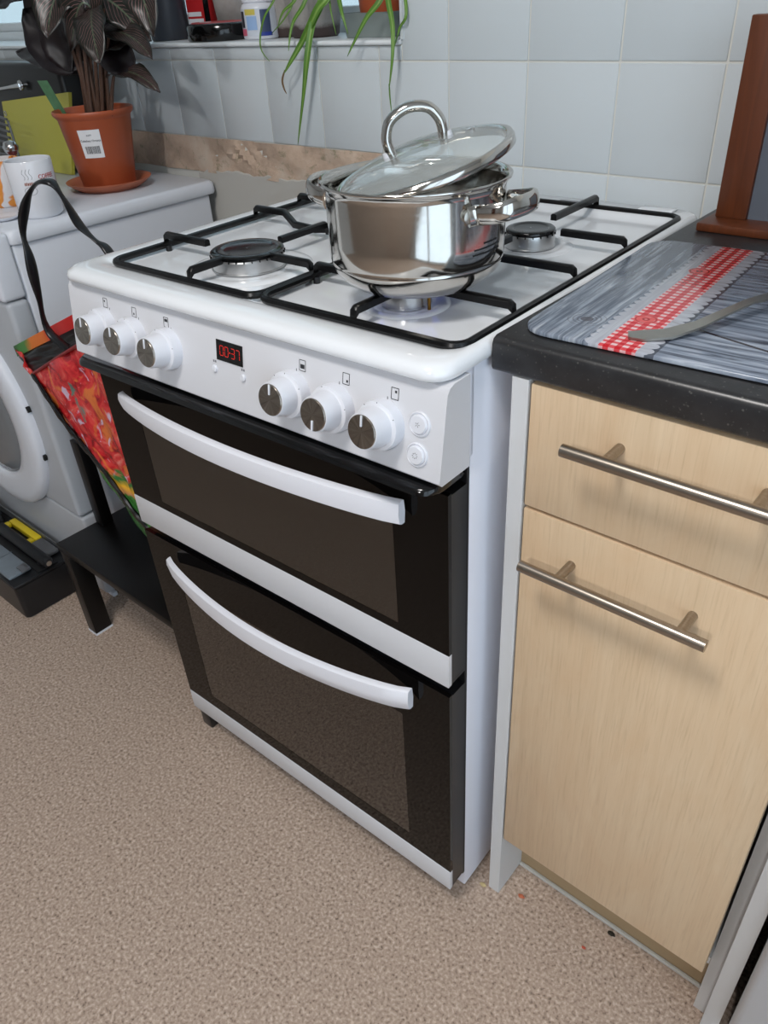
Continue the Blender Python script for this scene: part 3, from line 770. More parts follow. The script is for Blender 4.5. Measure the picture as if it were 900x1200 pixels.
# steel server lying on the board
fk = empty('table_server', (0,0,0), 0, 'brushed steel serving utensil lying across the gingham ribbon of the board', 'utensil')
zb = .9066+BT
path = [((.712,.113),.0065,.0008), ((.722,.118),.0105,.0006), ((.740,.131),.0098,.0018), ((.757,.155),.0062,.006), ((.768,.185),.0048,.010), ((.778,.215),.0046,.0125), ((.788,.240),.006,.012), ((.802,.262),.018,.0085), ((.822,.285),.027,.004), ((.85,.315),.029,.002), ((.885,.35),.027,.002)]
rings = []
for i, ((x, y), w_, z) in enumerate(path):
    a = Vector(path[max(i-1,0)][0]); c_ = Vector(path[min(i+1,len(path)-1)][0]); t_ = (c_-a).normalized(); sd = Vector((-t_.y, t_.x, 0))*w_
    q = Vector((x, y, zb+z)); th = Vector((0,0,.0022))
    rings.append([q-sd, q-sd*.5+Vector((0,0,-.0003)), q+sd*.5+Vector((0,0,-.0003)), q+sd, q+sd+th, q+sd*.5+th, q-sd*.5+th, q-sd+th])
MB().loft(rings).build('handle', M['steel_satin'], fk, smooth=60)

# wooden-framed stand
st = empty('wooden_stand', (.6235, .484, .9066), 0, 'reddish wooden framed stand with a grey panel, on the worktop against the tiles', 'stand')
MB().box(0, -.002, 0, .34, .075, .010, .002).build('base_board', M['wood_red'], st)
fb = MB().box(.0085, .034, .010, .046, .052, .222, .0015).build('frame_stile', M['wood_red'], st)
MB().box(.294, .034, .010, .3315, .052, .222, .0015).build('frame_stile', M['wood_red'], st)
MB().box(.0462, .036, .186, .2938, .050, .222, .0015).build('frame_rail', M['wood_red'], st)
MB().box(.0462, .040, .010, .2938, .047, .186).build('panel', M['slate'], st, smooth=0)

# ================================================================== WASHING MACHINE (left)
wm = empty('washing_machine', (0,0,0), 0, 'white front-loading washing machine left of the cooker', 'washing machine')
wx = -.460
MB().box(-1.06, .120, .012, wx-.004, .575, .829, .006, 3).build('cabinet', M['washer_white'], wm)
MB().loft([rrect(-1.062, .117, wx+.002, .590, .014, .829), rrect(-1.064, .115, wx+.004, .592, .016, .834), rrect(-1.063, .116, wx+.003, .591, .016, .850), rrect(-1.058, .122, wx-.003, .586, .014, .855)]).build('top_panel', M['washer_white'], wm, smooth=60)
MB().box(-1.06, .072, .735, wx, .1195, .852, .008, 4).build('control_panel', M['washer_white'], wm)
MB().box(-1.06, .076, .252, wx, .1195, .733, .010, 4).build('front_panel', M['washer_front'], wm)
MB().box(-1.06, .080, .030, wx, .1195, .249, .008, 4).build('kick_panel', M['washer_front'], wm)
MR = Matrix.Translation((-.766, .076, .452)) @ Matrix.Rotation(PI/2, 4, 'X')
dw = empty('door', (0,0,0)); dw.parent = wm
MB().lathe([(.252,0),(.252,.010),(.247,.017),(.232,.021),(.212,.022),(.190,.020),(.175,.018),(.170,.008),(.170,0)], 64, M=MR).build('ring', M['washer_white'], dw, smooth=60)
MB().lathe([(.172,.006),(.165,.014),(.14,.02),(.001,.022)], 48, M=MR).build('glass', plain('smoked_door_glass', srgb(120,124,128), .15), dw, smooth=60)
for a in (12, -14):
    a = math.radians(a)
    MB().box(.243, -.004, -.006, .258, .003, .006, M=Matrix.Translation((-.766,.072,.452)) @ Matrix.Rotation(-a, 4, 'Y')).build('hinge_gap', M['dark_slot'], dw, smooth=0)
for x in (-1.02, -.50):
    for y in (.13, .54): MB().cyl((x, y, 0), (x, y, .031), .018, .016, 16).build('foot', M['black_plastic'], wm)

# ================================================================== ON THE WASHING MACHINE
ZT = .855
# terracotta plant pot
fx, fy = -.612, .432
sc = MB().lathe([(.001,.0),(.062,.0),(.078,.010),(.0865,.016),(.0880,.0185),(.0860,.0190),(.074,.0125),(.060,.006),(.001,.006)], 64, c=(fx, fy, ZT)).build('plant_saucer', M['terracotta_tray'], smooth=60)
tag(sc, 'terracotta-coloured plastic saucer under the plant pot', 'saucer')
pz = ZT+.0063
pp = empty('potted_plant', (fx, fy, pz), 0, 'dark pinstripe-leaved calathea in a terracotta plastic pot', 'potted plant')
pot_h = .145
MB().lathe([(.001,0),(.052,0),(.0545,.003),(.0720,pot_h-.016),(.0735,pot_h-.014),(.0790,pot_h-.008),(.0800,pot_h-.002),(.0785,pot_h),(.0755,pot_h-.002),(.0705,pot_h-.014),(.0525,.006),(.001,.006)], 64).build('pot', M['terracotta'], pp, smooth=60)
MB().lathe([(.0700,pot_h-.016),(.05,pot_h-.011),(.02,pot_h-.008),(.001,pot_h-.008)], 40, cap1=False).build('soil', M['soil'], pp)
def on_pot(u, v, off=.0006):     # u around (angle), v height
    r = .0545+(.0720-.0545)*(v-.003)/(pot_h-.019)+off
    return Vector((r*math.cos(u), r*math.sin(u), v))
ua, ub = math.radians(-64), math.radians(-28)
P = [[on_pot(ua+(ub-ua)*i/10+ (-.10)*(j/6-.5)*0, .062+.052*j/6, .0007) for i in range(11)] for j in range(7)]
stk = MB().grid(P).build('price_label', plain('paper_label', srgb(228,228,230), .5), pp, label='white printed label with barcode')
def lab(x, y, z): return on_pot((ua+ub)/2+x/.066, .088+y, .0010+z)
add_text('print', 'Calathea Ornata', .0058, lambda x, y, z: lab(x, y+.006, z), M['ink'], stk)
add_text('print', 'KEPP', .0045, lambda x, y, z: lab(x, y+.016, z), M['ink_grey'], stk)
q = MB(); xx = -.014
while xx < .014:
    w_ = random.choice((.0004, .0007, .0011)); q.poly([lab(xx, -.018, 0), lab(xx+w_, -.018, 0), lab(xx+w_, -.004, 0), lab(xx, -.004, 0)]); xx += w_+random.choice((.0005, .0009))
q.build('barcode', M['ink'], stk, smooth=0)
# leaves
t = NT('pinstripe_leaf')
uvn = t.n('ShaderNodeUVMap'); sx = t.n('ShaderNodeSeparateXYZ'); t.l(uvn.outputs[0], sx.inputs[0])
U = t.math('ABSOLUTE', t.math('SUBTRACT', sx.outputs[0], .5)); V = sx.outputs[1]
arg = t.math('SUBTRACT', t.math('MULTIPLY', V, 13), t.math('MULTIPLY', U, 12))
sn = t.math('ABSOLUTE', t.math('SINE', t.math('MULTIPLY', arg, PI)))
st_ = t.ramp(sn, [(0, (1,1,1)), (.16, (.8,.8,.8)), (.30, (0,0,0))])
mid = t.math('LESS_THAN', U, .02)
inn = t.ramp(U, [(.34, (1,1,1)), (.47, (0,0,0))])
n = t.noise(t.mapping(), 40, 4)
mask = t.math('MULTIPLY', t.math('MULTIPLY', st_, inn), t.ramp(n, [(.35, (.45,)*3), (.6, (1,1,1))]))
cb_ = t.mix(n, srgb(16,20,16), srgb(32,34,28))
c = t.mix(t.math('MULTIPLY', mask, .65), cb_, srgb(186,136,136)); c = t.mix(mid, c, srgb(84,96,76))
geo = t.n('ShaderNodeNewGeometry')
t.col(c); t.set(Roughness=.32); M['leaf'] = t.m
M['leaf_under'] = plain('purple_leaf_underside', srgb(22,12,18), .45, 0, .2, 30)
M['leaf_light'] = plain('leaf_rib', srgb(120,130,100), .5)
def leaf(name, base, mid_, tip, width, nrm_, m, parent, droop=.0, uvm=True, n=12):
    base, mid_, tip = Vector(base), Vector(mid_), Vector(tip); nrm_ = Vector(nrm_).normalized()
    P = []
    for i in range(n+1):
        u = i/n; p = (1-u)**2*base+2*u*(1-u)*mid_+u*u*tip
        tg = (2*(1-u)*(mid_-base)+2*u*(tip-mid_)).normalized(); sd = tg.cross(nrm_).normalized(); nn = sd.cross(tg)
        w_ = width*.5*max(.02, math.sin(PI*min(1, u**.8))**.65)
        P.append([p+sd*w_*k+nn*(w_*.32*abs(k)+.004*math.sin(u*17+k*3)*abs(k)) for k in (-1,-.66,-.33,0,.33,.66,1)])
    o = MB().grid(P, uv=True).build(name, m, parent, smooth=180)
    o.parent = parent; o.matrix_parent_inverse = Matrix.Translation(parent.location).inverted() if parent.rotation_euler.z == 0 else Matrix()
    solidify(o, .0006); return o
cdir = Vector((.75, -.5, .4))
def A(px, py, y): return at(px, py, y)
LV = [  # base, mid, tip (photo pixel + distance), width, facing
 ((100,-30,.44),(55,-20,.40),(57,46,.36),.085,(.5,-.7,.3)),
 ((108,10,.42),(104,30,.37),(118,76,.36),.062,(.5,-.7,.3)),
 ((150,-60,.42),(160,-30,.36),(181,43,.36),.070,(.4,-.8,.2)),
 ((112,40,.46),(150,25,.44),(179,70,.44),.050,(.2,-.5,.8)),
 ((123,92,.46),(150,68,.42),(188,109,.44),.042,(.2,-.5,.8)),
 ((118,60,.45),(150,35,.46),(178,48,.48),.060,(.1,-.7,.7)),
 ((100,-10,.46),(135,-5,.46),(165,38,.47),.090,(.3,-.6,.6)),
 ((112,20,.43),(90,-30,.40),(84,60,.41),.080,(.5,-.7,.3)),
]
for i, (a, m_, t_, w_, nn) in enumerate(LV):
    leaf('leaf', A(*a), A(*m_), A(*t_), w_, nn, M['leaf'], pp)
LU = [((95,80,.44),(60,50,.44),(28,10,.42),.10,(.5,-.7,.2)), ((90,86,.44),(50,60,.46),(20,62,.47),.055,(.3,-.6,.6)),
      ((125,40,.46),(140,70,.44),(158,88,.44),.075,(.5,-.6,.2)), ((100,70,.47),(70,40,.46),(45,72,.45),.09,(.5,-.7,.3)),
      ((110,30,.5),(130,0,.5),(150,-40,.5),.12,(.5,-.7,.2)), ((70,10,.42),(60,50,.43),(86,84,.43),.07,(.5,-.7,.2)),
      ((60,-30,.42),(30,-20,.40),(-4,10,.38),.06,(.4,-.6,.5)), ((80,-40,.5),(60,0,.5),(62,60,.49),.13,(.5,-.7,.2)),
      ((110,50,.5),(115,10,.5),(125,-40,.5),.13,(.5,-.7,.2))]
for a, m_, t_, w_, nn in LU:
    leaf('leaf', A(*a), A(*m_), A(*t_), w_, nn, M['leaf_under'], pp).__setitem__('label', 'dark purple-backed leaf')
M['stem'] = plain('brown_stem', srgb(92,62,46), .6, 0, .3, 60)
for i, (bx_, tx_, ty_) in enumerate(((98,82,-10),(103,94,-20),(108,102,0),(112,110,-20),(116,122,10),(120,128,40),(124,122,60),(105,70,10),(110,96,30),(116,116,-30),(126,134,86),(101,88,20))):
    a = A(bx_, 116, .432+random.uniform(-.012,.012)); a.z = pz+pot_h-.010; c_ = A(tx_, ty_, .44)
    mm = (a+c_)/2+Vector((random.uniform(-.004,.004), 0, .01))
    o = MB().tube([p-Vector((fx, fy, pz)) for p in smoothpath([a, mm, c_], 4)], [.0042-.0002*k for k in range(9)], 7).build('stem', M['stem'], pp)
# plant care tag
T0, T1 = A(63,118,.375), A(49,79,.375)
T0 = Vector((-.675, .405, pz+pot_h-.03)); sd = Vector((.0120, .004, 0)); T1 = T0+Vector((-.020,-.02,.082))
tg = MB().extr([T0-sd-Vector((fx,fy,pz)), T0+sd-Vector((fx,fy,pz)), T1+sd-Vector((fx,fy,pz)), T1-sd-Vector((fx,fy,pz))], (0,.0008,0)).build('plant_tag', plain('green_tag', srgb(92,140,100), .4, 0, .3, 60), pp, label='green printed plant tag')
# lime chopping board leaning
lm = empty('lime_chopping_board', (0,0,0), 0, 'yellow-green plastic chopping board leaning upright behind the mug', 'chopping board')
a, b_, c_, d_ = Vector((-1.10,.462,ZT+.001)), Vector((-.836,.468,ZT+.001)), Vector((-.822,.492,1.022)), Vector((-1.100,.486,1.000))
c_ = at(80,108,.49); d_ = at(2,119,.485); b_ = Vector((at(84,204,.468).x, .468, ZT+.001)); a = Vector((d_.x+.002, .462, ZT+.001))
nn = (b_-a).cross(d_-a).normalized()
MB().loft([[p for p in (a,b_,c_,d_)], [p+nn*-.008 if nn.y < 0 else p+nn*.008 for p in (a,b_,c_,d_)]]).build('board', M['lime'], lm, smooth=0)
pk = d_.lerp(a, .13).lerp(b_, .05)
MB().lathe([(.0035,0),(.0058,0),(.0058,.0015),(.0035,.0015),(.0035,0)], 16, M=Matrix.Translation(pk+Vector((0,-.0016,0))) @ Matrix.Rotation(PI/2, 4, 'X')).build('hanging_hole', M['chrome'], lm)
# black appliance with chrome handle behind the board
gr = empty('black_grill', (0,0,0), 0, 'glossy black appliance with a chrome handle behind the lime board', 'appliance')
MB().box(-1.30, .503, ZT+.001, -.835, .590, 1.078, .014, 4).build('casing', plain('grill_black', srgb(8,9,11), .3), gr)
e0, e1 = at(24,100,.492), at(-12,106,.486)
MB().tube([e1, e1.lerp(e0,.6), e0], [.0035,.0035,.006], 10).build('handle_rod', M['chrome'], gr)
MB().tube([e0+Vector((.008*math.cos(k*PI/10), 0, .008*math.sin(k*PI/10))) for k in range(20)], .0032, 8, closed=True).build('handle_eye', M['chrome'], gr)
MB().cyl(e0+Vector((0,.011,0)), e0+Vector((0,-.003,0)), .0042).build('handle_bolt', M['chrome'], gr)
# grey ribbed rack
rk = empty('ribbed_rack', (0,0,0), 0, 'grey ribbed metal rack leaning at the left edge beside the lime board', 'rack')
for k in range(9):
    a_ = at(-14, 132+k*7.2, .40); b2 = at(8+k*1.3, 140+k*7.2, .40)
    MB().tube([a_, b2], .0028, 8).build('rib', M['grey_metal'], rk)
a_, b2 = at(-15, 128, .405), at(-15, 205, .405)
MB().tube([a_, Vector((a_.x, a_.y, ZT+.002))], .003, 8).build('upright', M['grey_metal'], rk)
a_ = at(9, 141, .405); MB().tube([a_, Vector((a_.x+.004, a_.y, ZT+.002))], .003, 8).build('upright', M['grey_metal'], rk)
# mugs
def mug(name, x, y, h_, r0, r1, ang, label, m):
    g = empty(name, (x, y, ZT+.0005), 0, label, 'mug')
    MB().lathe([(.001,0),(r0*.86,0),(r0*.9,.002),(r0,.006),(r1,h_-.002),(r1-.001,h_),(r1-.0035,h_-.001),(r0-.004,.008),(.001,.006)], 48).build('body', m, g, smooth=60)
    c_, s_ = math.cos(ang), math.sin(ang)
    rr = (r0+r1)/2
    pts = smoothpath([(c_*(rr+d_), s_*(rr+d_), z) for d_, z in ((-.003,h_*.80),(.014,h_*.82),(.026,h_*.66),(.026,h_*.42),(.014,h_*.24),(-.003,h_*.22))], 5)
    MB().tube(pts, .0052, 10, flat=(1.3, .8)).build('handle', m, g, smooth=60)
    return g
M['china'] = plain('white_china', srgb(222,224,230), .12, 0, .01, 10)
m1 = mug('mug', -.512, .218, .098, .0400, .0415, math.radians(140), 'white mug printed with a hot drink drawing, beside the plant pot', M['china'])
def onmug(a0, x, y, z=0, r=.0411): a = a0+x/r; return Vector(((r+.0002+z)*math.cos(a), (r+.0002+z)*math.sin(a), .052+y*1.2))
A0 = math.radians(-34)
q = MB()
for k in range(28):
    a, b2 = 2*PI*k/28, 2*PI*(k+1)/28
    f_ = lambda t_, s_: onmug(A0, .011*s_*math.cos(t_)-.002, .006*s_*math.sin(t_)-.002, .0002)
    q.poly([f_(a, 1), f_(b2, 1), f_(b2, .93), f_(a, .93)])
q.build('print', M['ink_grey'], m1, smooth=0)
q = MB()
for k in range(7): q.poly([onmug(A0, -.010+k*.0028, .006, .0002), onmug(A0, -.008+k*.0028, .006, .0002), onmug(A0, -.0075+k*.0028, .010+.0008*math.sin(k*2), .0002), onmug(A0, -.0095+k*.0028, .010, .0002)])
q.build('print', plain('brown_print', srgb(150,90,70), .5), m1, smooth=0)
add_text('print', 'COFFEE', .009, lambda x, y, z: onmug(A0, x+.032, y+.016, .0002+z), M['red_ink'], m1)
q = MB()
for s_ in (-.006, 0, .006):
    pts = [onmug(A0, s_-.002+.0018*math.sin(k*.9), .014+k*.0018, .0002) for k in range(9)]
    q.tube(pts, .0003, 4)
q.build('print', M['ink_grey'], m1, smooth=0)
t = NT('orange_printed_china'); n = t.noise(t.mapping(), 16, 2, .4, 1.2)
t.col(t.ramp(n, [(.42, srgb(222,220,222)), (.46, srgb(222,140,60)), (.56, srgb(226,150,60)), (.6, srgb(150,60,50)), (.66, srgb(220,218,222))])); t.set(Roughness=.15); M['china_o'] = t.m
m2 = mug('mug', -.668, .232, .084, .038, .041, math.radians(200), 'white mug with an orange and brown pattern, left of the white mug', M['china_o'])
sp = empty('spoon_rest', (-.545, .160, ZT+.0008), math.radians(20), 'small white china spoon rest in front of the mugs', 'spoon rest')
MB().lathe([(.001,0),(.018,0),(.027,.005),(.0285,.0075),(.027,.0078),(.017,.003),(.001,.003)], 36).build('dish', M['china'], sp, smooth=60)
MB().tube([(-.024,0,.006),(-.045,.002,.010),(-.075,.004,.012)], [.007,.0055,.0065], 10, flat=(.4,1)).build('handle', M['china'], sp, smooth=60)
jar = empty('glass_knob_jar', (-.735, .30, ZT+.0005), 0, 'small jar with a silvery round knob behind the orange mug', 'jar')
MB().lathe([(.001,0),(.030,0),(.032,.004),(.032,.060),(.028,.068),(.001,.070)], 32).build('jar_body', plain('red_jar', srgb(120,50,50), .3), jar, smooth=60)
MB().lathe([(.001,.070),(.008,.071),(.007,.076),(.014,.084),(.016,.092),(.012,.101),(.001,.104)], 24).build('jar_knob', M['chrome'], jar, smooth=60)

# ================================================================== ON THE WINDOW SILL
ZS = 1.1065
cy1 = MB().lathe([(.001,0),(.040,0),(.042,.003),(.042,.20),(.038,.206),(.001,.208)], 40, c=(-.655,.688,ZS)).build('canister', plain('slate_grey_canister', srgb(52,56,64), .4)); tag(cy1, 'tall dark slate cylinder at the left end of the visible sill', 'canister')
bxs = empty('red_packet', (-.587, .728, ZS), math.radians(14), 'red and white packet standing between dark cylinder and tape roll', 'packet')
MB().box(-.030, -.012, 0, .030, .012, .15, .002).build('carton', plain('red_carton', srgb(176,32,36), .4), bxs)
MB().box(-.029, -.0125, .004, .012, -.0121, .036).build('label_panel', plain('white_carton', srgb(205,205,210), .4), bxs, smooth=0)
MB().box(-.027, -.0129, .040, .008, -.0122, .048).build('label_panel', plain('white_carton', srgb(205,205,210), .4), bxs, smooth=0)
MB().box(.016, -.0127, .0, .0298, -.0121, .149).build('label_panel', M['black_gloss'], bxs, smooth=0)
tr = empty('tape_roll', (-.455, .668, ZS), 0, 'thick black roll with a red top lying on the sill', 'roll')
MB().lathe([(.030,0),(.068,0),(.070,.002),(.070,.026),(.067,.029),(.060,.030)], 56).build('roll', M['black_gloss'], tr, smooth=50)
MB().lathe([(.062,.0292),(.058,.0315),(.030,.0315),(.028,.029),(.028,0)], 56).build('core', plain('red_core', srgb(170,60,58), .45), tr, smooth=50)
q = MB(); q.box(-.010,-.046,.0316,.002,-.036,.0322); q.box(.004,-.048,.0316,.016,-.038,.0322); q.build('print', M['plastic_white'], tr, smooth=0)
bt = empty('supplement_bottle', (-.338, .668, ZS), 0, 'white plastic bottle with blue and pink label beside the black roll', 'bottle')
MB().lathe([(.001,0),(.031,0),(.034,.003),(.034,.050),(.031,.056),(.026,.060),(.001,.060)], 40).build('body', M['plastic_white'], bt, smooth=60)
MB().lathe([(.027,.058),(.030,.060),(.030,.076),(.028,.079),(.001,.079)], 40).build('cap', M['plastic_white'], bt, smooth=50)
def onb(a, z, o=.0004): a = math.radians(a); return Vector(((.0342+o)*math.cos(a), (.0342+o)*math.sin(a), z))
for nm, a0, a1, z0, z1, cc, off in (('label_panel', -150, 20, .006, .050, (206,212,222), .0003), ('label_panel', -40, -8, .012, .048, (60,72,104), .0007), ('label_panel', -88, -52, .016, .038, (150,180,220), .0007), ('label_panel', -92, -55, .040, .049, (206,190,90), .0007), ('label_panel', -118, -98, .020, .046, (40,40,52), .0007), ('label_panel', -122, -92, .007, .018, (206,96,120), .0007), ('label_panel', -45, -5, .006, .012, (40,60,150), .0007)):
    MB().grid([[onb(a0+(a1-a0)*i/10, z, off) for i in range(11)] for z in (z0, z1)]).build(nm, plain('label_colour', srgb(*cc), .4), bt)
t = NT('stained_stone_pot'); sz = t.n('ShaderNodeSeparateXYZ'); t.l(t.tc.outputs['Object'], sz.inputs[0])
n = t.noise(t.mapping(), 30, 5, .65)
lv = t.math('ADD', sz.outputs[2], t.math('MULTIPLY', t.math('SUBTRACT', n, .5), .02))
c = t.mix(n, srgb(128,124,120), srgb(176,172,168)); t.col(t.mix(t.ramp(lv, [(.016, (1,1,1)), (.022, (0,0,0))]), c, srgb(72,58,56))); t.set(Roughness=.6); M['stone'] = t.m
def sill_pot(x, y, r, h_, label):
    g = empty('plant_pot', (x, y, ZS), 0, label, 'plant pot')
    MB().lathe([(.001,0),(r*.74,0),(r*.80,.004),(r*.97,h_*.55),(r,h_-.004),(r*.98,h_),(r*.92,h_-.003),(r*.88,h_*.5),(.001,h_*.45)], 44).build('pot', M['stone'], g, smooth=60)
    MB().lathe([(r*.88,h_-.018),(r*.4,h_-.012),(.001,h_-.012)], 30).build('soil', M['soil'], g)
    return g
sill_pot(-.520, .765, .046, .12, 'mottled grey pot at the back of the sill behind the black roll')
sill_pot(-.312, .718, .040, .11, 'small grey stained pot on the sill between white bottle and spider plant')
pB = sill_pot(-.222, .700, .056, .12, 'larger grey stained pot holding the left spider plant')
pt = empty('terracotta_pot', (-.050, .700, ZS+.004), 0, 'small terracotta pot standing in the grey planter at the sill end', 'plant pot')
MB().lathe([(.001,0),(.036,0),(.042,.03),(.050,.10),(.053,.11),(.048,.108),(.040,.03),(.001,.02)], 44).build('pot', M['terracotta'], pt, smooth=60)
MB().lathe([(.046,.09),(.02,.094),(.001,.094)], 30).build('soil', M['soil'], pt)
gp = MB().loft([rrect(-.104,.646,.004,.756,.02,ZS), rrect(-.110,.640,.010,.762,.022,ZS+.034), rrect(-.112,.638,.012,.764,.022,ZS+.036), rrect(-.108,.642,.008,.760,.022,ZS+.036), rrect(-.102,.650,.002,.752,.02,ZS+.003)], cap0=True, cap1=True)
gp = gp.build('planter_tray', plain('grey_green_plastic', srgb(132,142,140), .45)); tag(gp, 'grey plastic planter tray under the terracotta pot on the sill', 'planter')
# spider plants
t = NT('spider_leaf'); uvn = t.n('ShaderNodeUVMap'); sx = t.n('ShaderNodeSeparateXYZ'); t.l(uvn.outputs[0], sx.inputs[0])
U = t.math('ABSOLUTE', t.math('SUBTRACT', sx.outputs[0], .5)); n = t.noise(t.mapping(), 30, 4)
c = t.mix(n, srgb(58,100,34), srgb(96,140,48)); c = t.mix(t.ramp(U, [(.0, (.55,)*3), (.22, (0,0,0))]), c, srgb(150,180,92))
t.col(c); t.set(Roughness=.4); M['blade'] = t.m
def blade(path, w0, parent, m=None):
    P = smoothpath(path, 6); n = len(P); G = []
    for i, p in enumerate(P):
        u = i/(n-1); tg = (P[min(i+1,n-1)]-P[max(i-1,0)]).normalized()
        side = tg.cross(Vector((.5,-.8,.3))).normalized(); nn = side.cross(tg)
        w_ = w0*.5*(1-u**3)*min(1, .5+u*2)+.0003
        G.append([p+side*w_*k+nn*w_*.5*abs(k)-parent.location for k in (-1,-.5,0,.5,1)])
    o = MB().grid(G, uv=True).build('blade', m or M['blade'], parent, smooth=180); solidify(o, .0004); return o
spA = empty('spider_plant', (-.222, .700, ZS+.108), 0, 'left spider plant trailing long green blades over the tiles', 'spider plant')
spB = empty('spider_plant', (-.050, .700, ZS+.098), 0, 'right spider plant in the terracotta pot trailing over the sill', 'spider plant')
def hang(parent, pxs, w_, y=.572, m=None):
    c0 = parent.location.copy(); p0 = at(pxs[0][0], pxs[0][1], y+.03)
    up = (c0+p0)/2; up.z = max(c0.z, p0.z)+.05
    blade([c0, up] + [at(px, py, y+(.03 if py < 8 else .012 if py < 50 else 0)) for px, py in pxs], w_, parent, m)
hang(spA, [(386,-14),(372,12),(355,48),(340,74),(333,86)], .014)
blade([at(334,82,.573), at(331,94,.574), at(333,104,.575), at(336,110,.576)], .003, spA, plain('dry_leaf_tip', srgb(110,84,50), .7))
hang(spA, [(378,-8),(366,30),(360,70),(356,110),(349,170)], .0135)
hang(spA, [(325,-10),(310,20),(305,45),(307,60),(316,72)], .0035)
hang(spA, [(360,-8),(343,28),(338,60)], .008)
hang(spA, [(385,-6),(388,14),(394,41)], .003)
hang(spA, [(396,-6),(401,16),(408,40)], .008)
hang(spA, [(350,-10),(332,14),(326,30)], .006)
hang(spA, [(345,-8),(336,18),(318,40)], .004)
hang(spB, [(450,-12),(428,24),(407,66)], .011)
hang(spB, [(454,-8),(460,30),(460,66),(456,104)], .009)
blade([at(456,98,.572), at(457,114,.574), at(459,132,.576)], .0018, spB)
hang(spB, [(476,8),(468,34),(460,62)], .005, y=.585)
for p_ in (spA, spB):
    for k in range(9):
        a = k*2.4; c0 = p_.location; q_ = .38 if p_ is spB else 1
        blade([c0, c0+Vector((.03*q_*math.cos(a), .025*math.sin(a), .07)), c0+Vector((.08*q_*math.cos(a), .05*math.sin(a), .09+.01*(k%3))), c0+Vector((.13*q_*math.cos(a), .06*math.sin(a), .07))], .011, p_)

# ================================================================== STEP STOOL, BAG, TOOLBOX
ss = empty('step_stool', (-.215, .15, 0), 0, 'black wooden step stool tucked between cooker and washing machine', 'step stool')
L_ = lambda x, y, z: (x+.215, y-.15, z)
def sbox(name, x0, y0, z0, x1, y1, z1, m=M['step_black'], bev=.002):
    a, c_ = L_(x0,y0,z0), L_(x1,y1,z1); return MB().box(*a, *c_, bev).build(name, m, ss)
sbox('lower_step', -.424, -.004, .232, -.020, .215, .250)
sbox('upper_step', -.424, .175, .455, -.020, .385, .473)
sbox('leg', -.424, -.001, .004, -.392, .040, .2318); sbox('leg', -.052, .034, .004, -.020, .075, .2318)
for x in (-.424, -.052):
    sbox('leg', x, .345, .0, x+.032, .385, .4548)
    sbox('upright', x+.001, .1005, .2502, x+.031, .145, .4548) if False else sbox('leg', x, .2155, .0, x+.032, .255, .4548)
sbox('upright', -.423, .092, .2502, -.393, .118, .4548) ; sbox('upright', -.051, .092, .2502, -.021, .118, .4548)
MB().box(*L_(-.425,-.002,.0), *L_(-.391,.041,.004)).build('foot_pad', M['plastic_white'], ss, smooth=0)
MB().box(*L_(-.053,.033,.0), *L_(-.019,.076,.004)).build('foot_pad', M['plastic_white'], ss, smooth=0)
# white strip on the floor behind the stool
ws = MB().box(-.600, .100, 0, -.478, .112, .011, .001).build('white_batten', M['plastic_white']); tag(ws, 'short white batten lying on the floor beside the stool leg', 'batten')
# bag
t = NT('printed_woven_plastic'); mp = t.mapping()
sz = t.n('ShaderNodeSeparateXYZ'); t.l(t.tc.outputs['Object'], sz.inputs[0]); zz = sz.outputs[2]
n1 = t.noise(mp, 24, 5, .6, 1.4); n2 = t.noise(t.mapping(loc=(3,1,2)), 14, 3, .55, 1.0); n3 = t.noise(mp, 42, 5, .65, .5); n4 = t.noise(t.mapping(loc=(7,5,1)), 30, 3, .5, 1.2)
c = t.ramp(n1, [(.34, srgb(128,10,20)), (.46, srgb(200,30,40)), (.56, srgb(216,64,60)), (.70, srgb(222,132,120))])
c = t.mix(t.ramp(n2, [(.56, (0,0,0)), (.62, (1,1,1))]), c, srgb(214,112,52))
c = t.mix(t.ramp(n4, [(.62, (0,0,0)), (.68, (.9,.9,.9))]), c, srgb(206,190,214))
c = t.mix(t.ramp(n2, [(.33, (1,1,1)), (.37, (0,0,0))]), c, srgb(96,120,110))
low = t.math('ADD', zz, t.math('MULTIPLY', t.math('SUBTRACT', n2, .5), .10))
c = t.mix(t.ramp(low, [(.255, (1,1,1)), (.262, (0,0,0))]), c, t.ramp(low, [(.15, srgb(40,96,44)), (.205, srgb(60,124,52)), (.21, srgb(190,130,90)), (.235, srgb(226,170,40)), (.25, srgb(48,110,50))]))
t.col(c); t.bump(n3, .7, .006); t.set(Roughness=.2); M['bag'] = t.m
t = NT('bag_rim_band'); sx = t.n('ShaderNodeSeparateXYZ'); t.l(t.tc.outputs['Object'], sx.inputs[0])
u = t.math('ADD', t.math('MULTIPLY', sx.outputs[0], 3.0), t.math('MULTIPLY', t.noise(t.mapping(), 40, 3), .12))
t.col(t.ramp(t.math('ADD', u, .95), [(.0, srgb(190,30,34)), (.10, srgb(190,40,34)), (.16, srgb(50,120,60)), (.40, srgb(70,130,60)), (.48, srgb(220,120,40)), (.62, srgb(220,110,40)), (.68, srgb(200,36,34))])); t.set(Roughness=.4); M['bagrim'] = t.m
bg = empty('shopping_bag', (-.20, .05, .2515), 0, 'red floral-print woven plastic shopping bag with black trim, squeezed beside the cooker', 'bag')
def lb(p): return Vector(p)-Vector((-.20,.05,.2515))
